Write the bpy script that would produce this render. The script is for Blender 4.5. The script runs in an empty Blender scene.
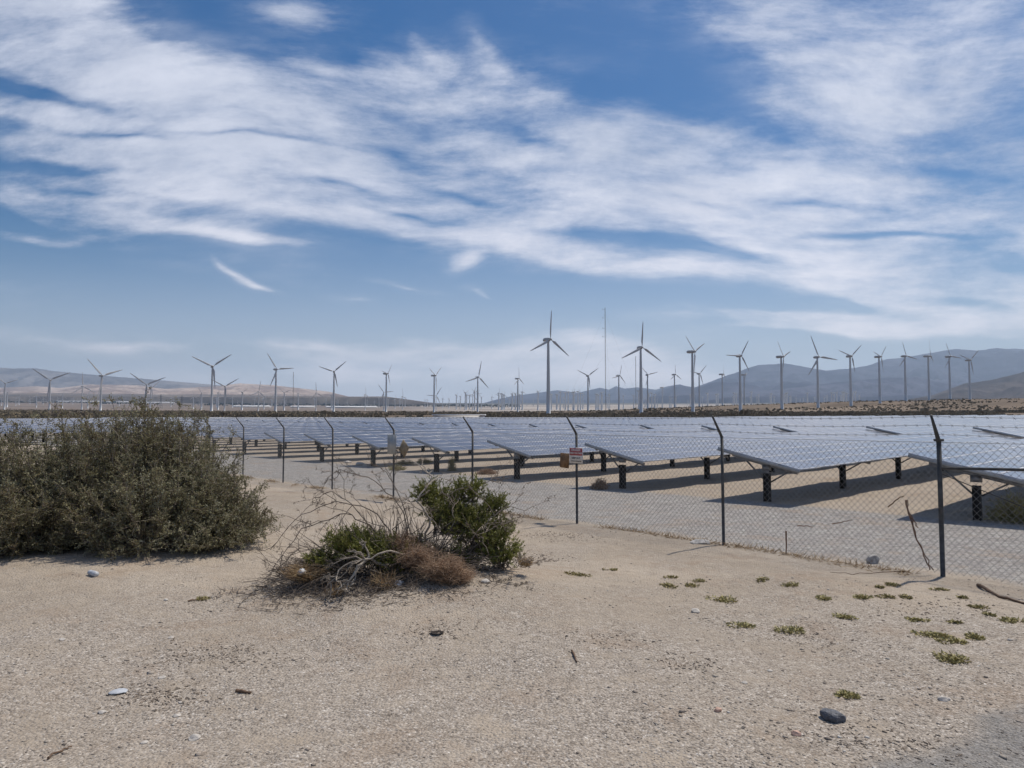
import bpy, math, random
import numpy as np
from mathutils import Vector, Matrix

random.seed(7)
rng = np.random.default_rng(11)
sc = bpy.context.scene
col = sc.collection
R = math.radians

# ------------------------------------------------------------------ camera
F = 710.0
EYE = 2.1
PITCH = math.atan(35 / F)
cam = bpy.data.cameras.new('camera')
cam.sensor_width = 36.0
cam.lens = 36.0 * F / 1024.0
cam.clip_start = 0.05
cam.clip_end = 60000
camo = bpy.data.objects.new('camera', cam)
camo.location = (0, 0, EYE)
camo.rotation_euler = (math.pi / 2 + PITCH, 0, 0)
col.objects.link(camo)
sc.camera = camo


def ray(px, py):
    u, v = px - 512.0, 384.0 - py
    c, s = math.cos(PITCH), math.sin(PITCH)
    return np.array([u, c * F - s * v, c * v + s * F]) / F


# ------------------------------------------------------------------ noise
_perm = np.random.default_rng(3).random((256, 256))


def vnoise(x, y):
    x = np.asarray(x, float); y = np.asarray(y, float)
    xi = np.floor(x).astype(int); yi = np.floor(y).astype(int)
    fx = x - xi; fy = y - yi
    fx = fx * fx * (3 - 2 * fx); fy = fy * fy * (3 - 2 * fy)
    a = _perm[xi & 255, yi & 255]; b = _perm[(xi + 1) & 255, yi & 255]
    c = _perm[xi & 255, (yi + 1) & 255]; d = _perm[(xi + 1) & 255, (yi + 1) & 255]
    return (a * (1 - fx) + b * fx) * (1 - fy) + (c * (1 - fx) + d * fx) * fy


def fbm(x, y, o=4):
    s = 0; a = .5; t = 0
    for i in range(o):
        s = s + a * vnoise(x * 2 ** i + 17.3 * i, y * 2 ** i + 5.1 * i); t += a; a *= .5
    return s / t


def sstep(a, b, x):
    t = np.clip((np.asarray(x, float) - a) / (b - a), 0, 1)
    return t * t * (3 - 2 * t)


# ------------------------------------------------------------------ terrain
U = np.array([.7266, .687])        # along a row of panels
V = np.array([-.687, .7266])       # from row to row, and along the fence
A0 = np.array([9.70, 14.91])       # first post of row 0
SF = -6.49                         # fence line, measured along U from A0
FARD = np.array([0, 1500, 2500, 3500, 5000, 7000, 9000, 14000, 60000.])
FARY = np.array([0, 411.3, 410, 408, 405.5, 404, 403.5, 403, 412.])
FARZ = EYE + (419 - FARY) / F * FARD
BX = np.array([-9000, 512, 600, 640, 740, 850, 905, 1024, 1300, 9000.])
BY = np.array([0, 0, 1.2, 3.0, 6.6, 9.8, 9.6, 10.6, 11.5, 11.5])


def gz(x, y):
    x = np.asarray(x, float); y = np.asarray(y, float)
    D = np.hypot(x, y)
    sp_ = np.log1p(np.exp(np.minimum((D - 38) / 6, 400))) * 6
    z = sp_ * (.0062 + .0058 * sstep(165, 330, D)) + .55 * sstep(20, 120, x) * sstep(30, 90, y)
    z = np.where(D > 1500, np.interp(D, FARD, FARZ), z)
    px = 512 + F * x / np.maximum(y, .1)
    px = np.where(y <= .1, np.where(x > 0, 2000, -2000), px)
    amp = np.interp(px, BX, BY)
    z = z + amp * sstep(470, 790, D) * (1 - sstep(900, 1500, D))
    z = z + (fbm(x / 60, y / 60, 3) - .5) * 1.6 * sstep(120, 500, D)
    # near ground: soft sand
    near = 1 - sstep(25, 60, D)
    s = (x - A0[0]) * U[0] + (y - A0[1]) * U[1]
    sand = 1 - sstep(SF - .6, SF + .5, s)
    z = z + near * sand * ((fbm(x / 2.6 + 9, y / 2.6, 3) - .5) * .22 + (fbm(x / .45, y / .45, 3) - .5) * .035)
    yard = sstep(-.4, 1.2, s)
    z = z + .20 * sstep(9, 26, s) * sstep(15, 30, D)
    z = z + near * yard * (fbm(x / 1.1, y / 1.1, 3) - .5) * .10
    z = z + .26 * np.exp(-(((x + 1.15) / 1.7) ** 2 + ((y - 9.0) / 1.25) ** 2))
    z = z + .10 * np.exp(-(((x + 5.6) / 2.4) ** 2 + ((y - 11.6) / 1.9) ** 2))
    z = z - .05 * np.exp(-((s - SF - 3.2) / 2.2) ** 2) * near
    return z


def hit(px, py):
    r = ray(px, py)
    z = 0.0
    for _ in range(12):
        t = (z - EYE) / r[2] if abs(r[2]) > 1e-6 else 100
        if t < 0: t = 60.
        x, y = r[0] * t, r[1] * t
        z = .5 * z + .5 * float(gz(x, y))
    return Vector((x, y, float(gz(x, y))))


# ------------------------------------------------------------------ object helpers
def tag(o, label=None, cat=None, group=None, kind=None):
    if label: o['label'] = label
    if cat: o['category'] = cat
    if group: o['group'] = group
    if kind: o['kind'] = kind
    return o


def empty(name, loc=(0, 0, 0), rz=0.):
    o = bpy.data.objects.new(name, None)
    o.location = loc; o.rotation_euler = (0, 0, rz)
    o.empty_display_size = .1
    col.objects.link(o)
    return o


def copy_tree(o, parent=None):
    c = o.copy(); col.objects.link(c)
    if parent: c.parent = parent
    for ch in o.children: copy_tree(ch, c)
    return c


class MB:
    def __init__(s):
        s.v = []; s.f = []; s.m = []; s.n = 0; s.a = []

    def add(s, verts, faces, mat=0, val=None):
        verts = np.asarray(verts, float).reshape(-1, 3)
        s.v.append(verts)
        faces = np.asarray(faces, int)
        s.f.append(faces + s.n)
        s.m.append(np.full(len(faces), mat))
        if val is None: val = np.full(len(verts), .5)
        s.a.append(np.broadcast_to(np.asarray(val, float), (len(verts),)))
        s.n += len(verts)

    def box(s, c, d, rot=None, mat=0, val=None):
        p = np.array([[x, y, z] for x in (-.5, .5) for y in (-.5, .5) for z in (-.5, .5)]) * np.array(d)
        if rot is not None: p = p @ np.asarray(rot).T
        p = p + np.array(c)
        s.add(p, [[0, 1, 3, 2], [4, 6, 7, 5], [0, 4, 5, 1], [2, 3, 7, 6], [0, 2, 6, 4], [1, 5, 7, 3]], mat, val)

    def tube(s, pts, rad, n=6, mat=0, val=None, cap=True):
        pts = np.asarray(pts, float); k = len(pts)
        rad = np.broadcast_to(np.asarray(rad, float), (k,))
        t = np.gradient(pts, axis=0); t /= np.linalg.norm(t, axis=1)[:, None] + 1e-9
        up = np.array([0, 0, 1.]) if abs(t[0, 2]) < .9 else np.array([1., 0, 0])
        a = np.cross(t, up); a /= np.linalg.norm(a, axis=1)[:, None] + 1e-9
        b = np.cross(t, a)
        ang = np.arange(n) * 2 * math.pi / n
        ring = (a[:, None, :] * np.cos(ang)[None, :, None] + b[:, None, :] * np.sin(ang)[None, :, None]) * rad[:, None, None] + pts[:, None, :]
        i = np.arange(k - 1)[:, None] * n; j = np.arange(n)[None, :]; j2 = (j + 1) % n
        f = np.stack([i + j, i + j2, i + n + j2, i + n + j], -1).reshape(-1, 4)
        s.add(ring.reshape(-1, 3), f, mat, val)
        if cap and n >= 3:
            for base in (0, (k - 1) * n):
                c = s.n - k * n + base
                s.v.append(np.zeros((0, 3)))
                if n == 4:
                    s.f.append(np.array([[c, c + 1, c + 2, c + 3]])); s.m.append(np.array([mat]))
                elif n > 4:
                    tri = [[c, c + q, c + q + 1, c + q + 1] for q in range(1, n - 1)]
                    s.f.append(np.array([[a_, b_, c_] for a_, b_, c_, _ in tri])); s.m.append(np.full(len(tri), mat))

    def build(s, name, mats, parent=None, smooth=False, loc=None):
        me = bpy.data.meshes.new(name)
        V_ = np.concatenate([v for v in s.v if len(v)]) if s.v else np.zeros((0, 3))
        tot = [len(f[0]) for f in s.f if len(f)]
        loops = np.concatenate([f.reshape(-1) for f in s.f if len(f)])
        cnt = np.concatenate([np.full(len(f), f.shape[1]) for f in s.f if len(f)])
        st = np.concatenate([[0], np.cumsum(cnt)[:-1]])
        me.vertices.add(len(V_)); me.vertices.foreach_set('co', V_.astype(np.float32).ravel())
        me.loops.add(len(loops)); me.loops.foreach_set('vertex_index', loops.astype(np.int32))
        me.polygons.add(len(cnt)); me.polygons.foreach_set('loop_start', st.astype(np.int32))
        me.polygons.foreach_set('loop_total', cnt.astype(np.int32))
        me.polygons.foreach_set('material_index', np.concatenate([m for m in s.m if len(m)]).astype(np.int32))
        if smooth: me.polygons.foreach_set('use_smooth', np.ones(len(cnt), bool))
        at = me.attributes.new('rnd', 'FLOAT', 'POINT')
        at.data.foreach_set('value', np.concatenate(s.a).astype(np.float32))
        me.update(calc_edges=True)
        if not isinstance(mats, (list, tuple)): mats = [mats]
        for m in mats: me.materials.append(m)
        o = bpy.data.objects.new(name, me)
        col.objects.link(o)
        if parent: o.parent = parent
        if loc is not None: o.location = loc
        return o


# ------------------------------------------------------------------ materials
class NT:
    def __init__(s, nt): s.nt = nt; s.L = nt.links

    def n(s, t, **k):
        nd = s.nt.nodes.new(t)
        for a, b in k.items():
            if a.startswith('i_'):
                key = a[2:]
                nd.inputs[int(key) if key.isdigit() else key.replace('_', ' ')].default_value = b
            else: setattr(nd, a, b)
        return nd

    def put(s, sock, v):
        if isinstance(v, bpy.types.NodeSocket): s.L.new(v, sock)
        else: sock.default_value = v

    def m(s, op, a, b=0., c=None, clamp=False):
        nd = s.n('ShaderNodeMath', operation=op, use_clamp=clamp)
        s.put(nd.inputs[0], a); s.put(nd.inputs[1], b)
        if c is not None: s.put(nd.inputs[2], c)
        return nd.outputs[0]

    def mix(s, f, a, b, bt='MIX'):
        nd = s.n('ShaderNodeMix', data_type='RGBA', blend_type=bt)
        s.put(nd.inputs[0], f); s.put(nd.inputs[6], a); s.put(nd.inputs[7], b)
        return nd.outputs[2]

    def ss(s, v, a, b):
        nd = s.n('ShaderNodeMapRange', interpolation_type='SMOOTHSTEP')
        s.put(nd.inputs[0], v); nd.inputs[1].default_value = a; nd.inputs[2].default_value = b
        return nd.outputs[0]

    def noise(s, vec, scale, detail=4, rough=.55, dist=0.):
        nd = s.n('ShaderNodeTexNoise'); nd.inputs['Scale'].default_value = scale
        nd.inputs['Detail'].default_value = detail; nd.inputs['Roughness'].default_value = rough
        nd.inputs['Distortion'].default_value = dist
        if vec is not None: s.L.new(vec, nd.inputs['Vector'])
        return nd.outputs[0]


def rgb(*c): return (c[0], c[1], c[2], 1.)


def mat(name, color, rough=.6, metal=0., var=.15, nscale=6., bump=0., bscale=40., spec=.5, attr=0., attr_cols=None, trans=0.):
    m = bpy.data.materials.new(name); m.use_nodes = True
    t = NT(m.node_tree); b = m.node_tree.nodes['Principled BSDF']
    tc = t.n('ShaderNodeTexCoord').outputs['Object']
    nz = t.noise(tc, nscale, 5)
    c0 = rgb(*[x * (1 - var) for x in color]); c1 = rgb(*[min(1, x * (1 + var)) for x in color])
    c = t.mix(t.ss(nz, .3, .7), c0, c1)
    if attr_cols:
        at = t.n('ShaderNodeAttribute', attribute_name='rnd').outputs['Fac']
        cr = t.n('ShaderNodeValToRGB'); el = cr.color_ramp.elements
        while len(el) < len(attr_cols): el.new(.5)
        for i, (p, q) in enumerate(attr_cols): el[i].position = p; el[i].color = rgb(*q)
        t.L.new(at, cr.inputs[0])
        c = t.mix(1., cr.outputs[0], t.mix(t.ss(nz, .25, .75), rgb(1 - var, 1 - var, 1 - var), rgb(1, 1, 1)), 'MULTIPLY')
    t.L.new(c, b.inputs['Base Color'])
    b.inputs['Roughness'].default_value = rough; b.inputs['Metallic'].default_value = metal
    b.inputs['Specular IOR Level'].default_value = spec
    if bump:
        bn = t.n('ShaderNodeBump'); bn.inputs['Strength'].default_value = bump; bn.inputs['Distance'].default_value = .02
        t.L.new(t.noise(tc, bscale, 4), bn.inputs['Height']); t.L.new(bn.outputs[0], b.inputs['Normal'])
    if trans:
        tr = t.n('ShaderNodeBsdfTranslucent'); t.L.new(c, tr.inputs[0])
        mx = t.n('ShaderNodeMixShader'); mx.inputs[0].default_value = trans
        t.L.new(b.outputs[0], mx.inputs[1]); t.L.new(tr.outputs[0], mx.inputs[2])
        t.L.new(mx.outputs[0], m.node_tree.nodes['Material Output'].inputs[0])
    return m


M = {}
M['tower'] = mat('tower_paint', (.54, .55, .56), .45, var=.05, nscale=.2)
M['blade'] = mat('blade_paint', (.46, .46, .47), .4, var=.05, nscale=.3)
M['nacelle'] = mat('nacelle_shell', (.46, .46, .46), .4, var=.06, nscale=1)
M['lattice'] = mat('grey_lattice_steel', (.07, .07, .08), .6, .2)
M['galv'] = mat('weathered_fence_steel', (.07, .068, .066), .6, .2, var=.3, nscale=14, bump=.3)
M['mesh'] = mat('chain_link_wire', (.27, .27, .27), .6, .3, var=.15)
M['pilepost'] = mat('dark_steel_pile', (.028, .026, .025), .7, .2, var=.35, nscale=5)
M['alu'] = mat('aluminium_frame', (.47, .48, .51), .45, .45, var=.05)
M['beam'] = mat('galvanised_beam', (.23, .23, .24), .5, .6, var=.15)
M['endrail'] = mat('end_channel', (.36, .36, .36), .5, .3, var=.08)
M['underside'] = mat('module_back', (.08, .08, .09), .6)
M['white_roof'] = mat('white_sheet_roof', (.82, .82, .84), .6, var=.04, nscale=.3)
M['shed_wall'] = mat('pale_shed_wall', (.55, .53, .5), .7)
M['bark'] = mat('dry_grey_bark', (.25, .2, .165), .85, var=.35, nscale=9, bump=.5, bscale=60,
                attr_cols=[(0, (.09, .07, .055)), (.5, (.24, .19, .15)), (1, (.46, .40, .33))])
M['saltleaf'] = mat('grey_green_leaves', (.1, .1, .05), .7, var=.35, nscale=1.6, spec=.25, trans=.28,
                    attr_cols=[(0, (.17, .125, .065)), (.4, (.26, .235, .125)), (.75, (.38, .365, .23)), (1, (.60, .585, .44))])
M['green'] = mat('green_leaves', (.1, .14, .04), .6, var=.3, nscale=2, spec=.3, trans=.15,
                 attr_cols=[(0, (.13, .13, .035)), (.5, (.24, .25, .06)), (1, (.40, .38, .14))])
M['tumble'] = mat('brown_dry_twigs', (.3, .2, .13), .9, var=.3, nscale=5,
                  attr_cols=[(0, (.21, .125, .075)), (.5, (.40, .26, .165)), (1, (.58, .43, .31))])
M['drygrass'] = mat('straw_dry_grass', (.4, .28, .15), .9, var=.25, nscale=5,
                    attr_cols=[(0, (.2, .115, .055)), (.5, (.36, .24, .12)), (1, (.50, .38, .23))])
M['weed'] = mat('low_green_weed', (.12, .13, .035), .8, var=.3, nscale=20,
                attr_cols=[(0, (.26, .20, .10)), (.5, (.36, .31, .115)), (1, (.54, .48, .25))])
M['scrub'] = mat('desert_scrub', (.1, .095, .06), .9, var=.3, nscale=.05,
                 attr_cols=[(0, (.17, .13, .085)), (.5, (.27, .215, .14)), (1, (.40, .33, .225))])
M['trees'] = mat('dark_tree_belt', (.05, .055, .045), .9, var=.3, nscale=.01)
M['darkrock'] = mat('dark_blue_grey_rock', (.09, .095, .11), .6, var=.4, nscale=25, bump=.6, bscale=50)
M['paleroc'] = mat('white_quartz_stone', (.50, .46, .41), .85, var=.15, nscale=30)
M['pinkrock'] = mat('pinkish_stone', (.52, .34, .26), .7, var=.15, nscale=30)
M['greyrock'] = mat('grey_concrete_chunk', (.4, .38, .36), .85, var=.3, nscale=18, bump=.6, bscale=40)
M['pebble'] = mat('mixed_pebbles', (.3, .27, .24), .8, attr_cols=[(0, (.13, .11, .095)), (.45, (.29, .24, .195)), (.8, (.42, .37, .31)), (1, (.62, .58, .52))])
M['stick'] = mat('brown_stick', (.13, .08, .05), .85, var=.3, nscale=15)
M['plastic'] = mat('white_plastic_scrap', (.45, .47, .50), .5, var=.1, nscale=20)
M['sign_white'] = mat('sign_white', (.68, .67, .65), .5, var=.12, nscale=12)
M['sign_red'] = mat('sign_red', (.36, .07, .08), .5, var=.2, nscale=12)
M['sign_ink'] = mat('sign_ink', (.04, .04, .05), .6)
M['rustwood'] = mat('rust_brown_board', (.20, .115, .055), .8, var=.35, nscale=12)
M['tan_board'] = mat('tan_board', (.30, .235, .15), .8, var=.25, nscale=12)
M['sign_grey'] = mat('pale_sign_back', (.36, .37, .37), .5, .2, var=.1)
M['brownstrip'] = mat('brown_strip_debris', (.17, .10, .07), .8, var=.3, nscale=20)
M['hole'] = mat('hole_shade', (.03, .022, .018), 1., var=.3)  # near-black colour paints the shade inside the burrow on a flat disc


def glass_mat():
    m = bpy.data.materials.new('solar_glass'); m.use_nodes = True
    t = NT(m.node_tree); b = m.node_tree.nodes['Principled BSDF']
    at = t.n('ShaderNodeAttribute', attribute_name='rnd').outputs['Fac']
    oi = t.n('ShaderNodeObjectInfo').outputs['Random']
    r = t.m('FRACT', t.m('ADD', at, oi))
    geo = t.n('ShaderNodeNewGeometry').outputs['Position']
    dust = t.ss(t.noise(geo, .9, 5, .6), .35, .75)
    c = t.mix(r, rgb(.006, .012, .040), rgb(.011, .022, .068))
    c = t.mix(t.m('MULTIPLY', dust, .03), c, rgb(.33, .30, .28))
    t.L.new(c, b.inputs['Base Color'])
    t.L.new(t.m('ADD', .06, t.m('MULTIPLY', r, .07)), b.inputs['Roughness'])
    b.inputs['IOR'].default_value = 1.56
    b.inputs['Coat Weight'].default_value = .75; b.inputs['Coat Roughness'].default_value = .42; b.inputs['Coat IOR'].default_value = 1.5
    bn = t.n('ShaderNodeBump'); bn.inputs['Strength'].default_value = .04; bn.inputs['Distance'].default_value = .02
    t.L.new(t.noise(geo, 2.2, 2), bn.inputs['Height']); t.L.new(bn.outputs[0], b.inputs['Normal'])
    return m


M['glass'] = glass_mat()


def ground_mat():
    m = bpy.data.materials.new('desert_ground'); m.use_nodes = True
    t = NT(m.node_tree); b = m.node_tree.nodes['Principled BSDF']
    P = t.n('ShaderNodeNewGeometry').outputs['Position']
    sep = t.n('ShaderNodeSeparateXYZ'); t.L.new(P, sep.inputs[0]); X, Y, Z = sep.outputs
    ln = t.n('ShaderNodeVectorMath', operation='LENGTH'); t.L.new(P, ln.inputs[0]); D = ln.outputs['Value']
    s = t.m('ADD', t.m('MULTIPLY', X, float(U[0])), t.m('MULTIPLY', Y, float(U[1])))
    s = t.m('SUBTRACT', s, float(A0 @ U))
    edge = t.m('MULTIPLY', t.m('SUBTRACT', t.noise(P, 1.1, 4), .5), 1.6)
    big = t.noise(P, .28, 5, .55, .6); mid = t.noise(P, 1.7, 5, .6); fine = t.noise(P, 26, 4, .7)
    sand = t.mix(t.ss(big, .35, .68), rgb(.315, .255, .19), rgb(.43, .35, .262))
    sand = t.mix(t.m('MULTIPLY', t.ss(mid, .52, .75), .55), sand, rgb(.27, .213, .16))
    # gravel patches: speckled grains
    vor = t.n('ShaderNodeTexVoronoi'); vor.inputs['Scale'].default_value = 95.; t.L.new(P, vor.inputs['Vector'])
    vs = t.n('ShaderNodeSeparateColor'); t.L.new(vor.outputs['Color'], vs.inputs[0])
    vor2 = t.n('ShaderNodeTexVoronoi'); vor2.inputs['Scale'].default_value = 42.; t.L.new(P, vor2.inputs['Vector'])
    vs2 = t.n('ShaderNodeSeparateColor'); t.L.new(vor2.outputs['Color'], vs2.inputs[0])
    cr = t.n('ShaderNodeValToRGB'); el = cr.color_ramp.elements
    for i in range(3): el.new(.5)
    for e, (p, q) in zip(el, [(0, (.07, .056, .045)), (.2, (.20, .165, .13)), (.5, (.345, .288, .227)), (.82, (.46, .395, .32)), (1, (.72, .66, .58))]):
        e.position = p; e.color = rgb(*q)
    t.L.new(t.m('ADD', t.m('MULTIPLY', vs.outputs[0], .6), t.m('MULTIPLY', vs2.outputs[0], .4)), cr.inputs[0])
    gmask = t.ss(t.noise(P, .42, 5, .65, .8), .40, .60)
    close = t.m('SUBTRACT', 1., t.ss(Y, 5.4, 9.5))
    gm = t.m('ADD', t.m('MULTIPLY', gmask, .5), t.m('MULTIPLY', close, .75), clamp=True)
    gm = t.m('MULTIPLY', gm, t.ss(mid, .25, .5))
    c = t.mix(gm, sand, cr.outputs[0])
    spk = t.ss(fine, .60, .74)
    c = t.mix(t.m('MULTIPLY', spk, .5), c, rgb(.13, .105, .085))
    # grey gravel track between fence and panels
    road = t.m('MULTIPLY', t.ss(t.m('ADD', s, edge), SF - .15, SF + .55), t.m('SUBTRACT', 1., t.ss(t.m('ADD', s, t.m('MULTIPLY', edge, .3)), -.45, -.1)))
    rc = t.mix(t.ss(mid, .3, .7), rgb(.245, .22, .195), rgb(.325, .297, .262))
    rc = t.mix(t.m('MULTIPLY', t.ss(t.noise(P, 10, 5, .85), .5, .62), .8), rc, rgb(.48, .45, .40))
    rc = t.mix(t.m('MULTIPLY', t.ss(t.noise(P, 12, 5, .85), .52, .62), .75), rc, rgb(.12, .112, .105))
    nearm = t.m('SUBTRACT', 1., t.ss(D, 100, 140))
    c = t.mix(t.m('MULTIPLY', road, nearm), c, rc)
    # yard sand, warmer
    yard = t.ss(s, -.3, .2)
    c = t.mix(t.m('MULTIPLY', yard, .6), c, t.mix(t.ss(mid, .3, .7), rgb(.33, .265, .2), rgb(.42, .345, .265)))
    # worn grey shoulder bottom right
    q = t.m('ADD', t.m('SUBTRACT', X, t.m('MULTIPLY', Y, 1.55)), t.m('MULTIPLY', edge, .7))
    sh = t.ss(q, -4.75, -4.3)
    c = t.mix(t.m('MULTIPLY', t.m('MULTIPLY', sh, t.m('SUBTRACT', 1., t.ss(Y, 6.6, 8.2))), .75), c, t.mix(vs.outputs[1], rgb(.12, .115, .105), rgb(.27, .255, .235)))
    # far plain
    f1 = t.noise(P, .02, 6, .65); f2 = t.noise(P, .0022, 5, .6, 1.)
    plain = t.mix(t.ss(f1, .35, .65), rgb(.095, .07, .048), rgb(.165, .122, .084))
    plain = t.mix(t.m('MULTIPLY', t.ss(t.noise(P, .006, 4), .54, .66), .6), plain, rgb(.26, .20, .145))
    pale = t.mix(t.ss(f2, .35, .62), rgb(.24, .20, .165), rgb(.42, .36, .30))
    lefty = t.m('DIVIDE', X, t.m('MAXIMUM', Y, 1.))
    c = t.mix(t.ss(D, 110, 170), c, plain)
    brown = t.mix(t.ss(f2, .3, .7), rgb(.13, .10, .08), rgb(.22, .17, .135))
    farc = t.mix(t.ss(lefty, -.25, .0), brown, pale)
    c = t.mix(t.ss(D, 900, 1700), c, farc)
    # darker chaparral belts far off
    c = t.mix(t.m('MULTIPLY', t.ss(D, 5200, 6400), .9), c, t.mix(t.ss(f2, .4, .6), rgb(.05, .055, .05), rgb(.12, .11, .09)))
    clod = t.noise(P, 5.5, 6, .75)
    grit = t.noise(P, 60, 3, .8)
    c = t.mix(t.m('MULTIPLY', t.ss(t.noise(P, .85, 5, .7, .4), .50, .66), .42), c, rgb(.30, .215, .145))
    c = t.mix(1., c, rgb(1.06, 1.10, 1.17), 'MULTIPLY')
    nr_ = t.m('SUBTRACT', 1., t.ss(D, 60, 110))
    c = t.mix(t.m('MULTIPLY', t.m('MULTIPLY', t.ss(clod, .50, .66), .24), nr_), c, rgb(.15, .12, .09))
    c = t.mix(t.m('MULTIPLY', t.m('MULTIPLY', t.ss(t.noise(P, 9.5, 5, .75), .54, .68), .35), nr_), c, rgb(.55, .49, .41))
    c = t.mix(t.m('MULTIPLY', t.m('MULTIPLY', t.ss(grit, .52, .66), .25), nr_), c, rgb(.12, .095, .075))
    t.L.new(c, b.inputs['Base Color'])
    b.inputs['Roughness'].default_value = .95; b.inputs['Specular IOR Level'].default_value = .15
    h = t.m('ADD', t.m('MULTIPLY', fine, .35), t.m('MULTIPLY', t.m('SUBTRACT', 1., vor2.outputs['Distance']), .5))
    h = t.m('ADD', h, t.m('MULTIPLY', t.noise(P, 7, 5, .65), 1.2))
    bn = t.n('ShaderNodeBump'); bn.inputs['Strength'].default_value = .8; bn.inputs['Distance'].default_value = .035
    t.L.new(h, bn.inputs['Height']); t.L.new(bn.outputs[0], b.inputs['Normal'])
    return m


def hill_mat(name, c0, c1, sc_=.0015):
    m = bpy.data.materials.new(name); m.use_nodes = True
    t = NT(m.node_tree); b = m.node_tree.nodes['Principled BSDF']
    P = t.n('ShaderNodeNewGeometry').outputs['Position']
    a = t.noise(P, sc_, 8, .65, .5)
    c = t.mix(t.ss(a, .38, .62), rgb(*c0), rgb(*c1))
    c = t.mix(t.m('MULTIPLY', t.ss(t.noise(P, sc_ * 6, 6, .7), .5, .62), .5), c, rgb(*[x * .55 for x in c0]))
    t.L.new(c, b.inputs['Base Color']); b.inputs['Roughness'].default_value = 1.; b.inputs['Specular IOR Level'].default_value = 0.
    return m


# ------------------------------------------------------------------ ground sheet
def polar_ground():
    az = np.concatenate([np.linspace(-180, -48, 34)[:-1], np.linspace(-48, 48, 520), np.linspace(48, 180, 34)[1:]])
    az = np.radians(az)
    rr = np.concatenate([[.02, .6, 1.4, 2.2, 3.], np.geomspace(3.6, 30, 330), np.geomspace(30.3, 1600, 150), np.geomspace(1640, 15500, 50)])
    A, Rr = np.meshgrid(az, rr, indexing='ij')
    x = Rr * np.sin(A); y = Rr * np.cos(A); z = gz(x, y)
    na, nr = A.shape
    v = np.stack([x, y, z], -1).reshape(-1, 3)
    i = np.arange(na - 1)[:, None] * nr; j = np.arange(nr - 1)[None, :]
    f = np.stack([i + j, i + nr + j, i + nr + j + 1, i + j + 1], -1).reshape(-1, 4)[:, ::-1]
    mb = MB(); mb.add(v, f)
    o = mb.build('ground', ground_mat(), smooth=True)
    tag(o, kind='structure')


polar_ground()


# ------------------------------------------------------------------ mountains
def ridge(name, prof, D, depth, foot_y, m, rough=.3, seed=0, nx=420, x0=None, x1=None, back=.8, spur=1.):
    prof = np.array(prof, float)
    xs = np.linspace(prof[0, 0] if x0 is None else x0, prof[-1, 0] if x1 is None else x1, nx)
    yy = np.interp(xs, prof[:, 0], prof[:, 1])
    fy = np.interp(xs, *np.array(foot_y, float).T) if not np.isscalar(foot_y) else np.full(nx, float(foot_y))
    yy = np.minimum(yy, fy)
    tt = np.linspace(0, 1 + back, 64)
    X, T = np.meshgrid(xs, tt, indexing='ij')
    crest = (419 - yy) / F * D + EYE
    foot = (419 - fy) / F * D + EYE
    H = np.maximum(crest - foot, 0)[:, None]
    tdir = (X - 512) / F
    dist = D - depth * (1 - T)
    wx = tdir * dist; wy = dist
    up = np.where(T <= 1, T ** 1.15, 1 - ((T - 1) / back) ** 1.3)
    n1 = np.abs(fbm(wx / (depth * .30) + seed, wy / (depth * .5) + seed, 5) - .5) * 2
    n2 = fbm(wx / (depth * .1) + seed, wy / (depth * .16), 4) - .5
    g = 4 * np.clip(T, 0, 1) * (1 - np.clip(T, 0, 1))
    z = foot[:, None] + H * (up + g * (n1 - .35) * rough * spur + g * n2 * rough * .5)
    z = z + H * (fbm(wx / (depth * .06), wy * 0 + seed, 4) - .5)[:, :] * .05 * np.clip(T, 0, 1)
    z = np.where((T < .02) | (T > 1 + back - .02), gz(wx, wy) - 60, z)
    # keep the silhouette: points before the crest are seen lower than it
    lim = EYE + (crest[:, None] - EYE) * dist / D * .995
    z = np.where(T < 1, np.minimum(z, lim), z)
    v = np.stack([wx, wy, z], -1).reshape(-1, 3); nr = len(tt)
    i = np.arange(nx - 1)[:, None] * nr; j = np.arange(nr - 1)[None, :]
    f = np.stack([i + j, i + j + 1, i + nr + j + 1, i + nr + j], -1).reshape(-1, 4)[:, ::-1]
    mb = MB(); mb.add(v, f)
    o = mb.build(name, m, smooth=False)
    tag(o, kind='structure')


mtn = hill_mat('haze_tinted_rock', (.058, .060, .098), (.12, .12, .165), .0009)  # blue of distant haze put into the rock colour, besides the volume
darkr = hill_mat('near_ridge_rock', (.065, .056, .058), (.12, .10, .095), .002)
mtnl = hill_mat('hazy_rock', (.17, .155, .16), (.32, .29, .28), .0009)  # rock colour lightened to stand in for thicker haze at the left
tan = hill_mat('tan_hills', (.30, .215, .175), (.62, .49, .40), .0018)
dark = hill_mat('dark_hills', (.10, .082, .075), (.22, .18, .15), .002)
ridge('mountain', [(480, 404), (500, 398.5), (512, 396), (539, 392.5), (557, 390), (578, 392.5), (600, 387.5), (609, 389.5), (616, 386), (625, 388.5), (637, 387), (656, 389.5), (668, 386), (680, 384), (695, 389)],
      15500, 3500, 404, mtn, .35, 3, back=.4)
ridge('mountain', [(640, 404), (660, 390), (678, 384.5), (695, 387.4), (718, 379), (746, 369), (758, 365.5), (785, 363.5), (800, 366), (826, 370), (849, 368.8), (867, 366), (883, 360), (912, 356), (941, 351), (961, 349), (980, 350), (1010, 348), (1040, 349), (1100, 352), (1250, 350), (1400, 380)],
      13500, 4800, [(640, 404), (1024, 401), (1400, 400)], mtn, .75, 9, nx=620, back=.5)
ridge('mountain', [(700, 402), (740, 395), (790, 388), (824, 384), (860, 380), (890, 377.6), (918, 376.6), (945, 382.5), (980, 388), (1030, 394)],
      9000, 1900, [(700, 402), (1030, 401)], mtn, .8, 21, nx=420, back=.5)
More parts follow.
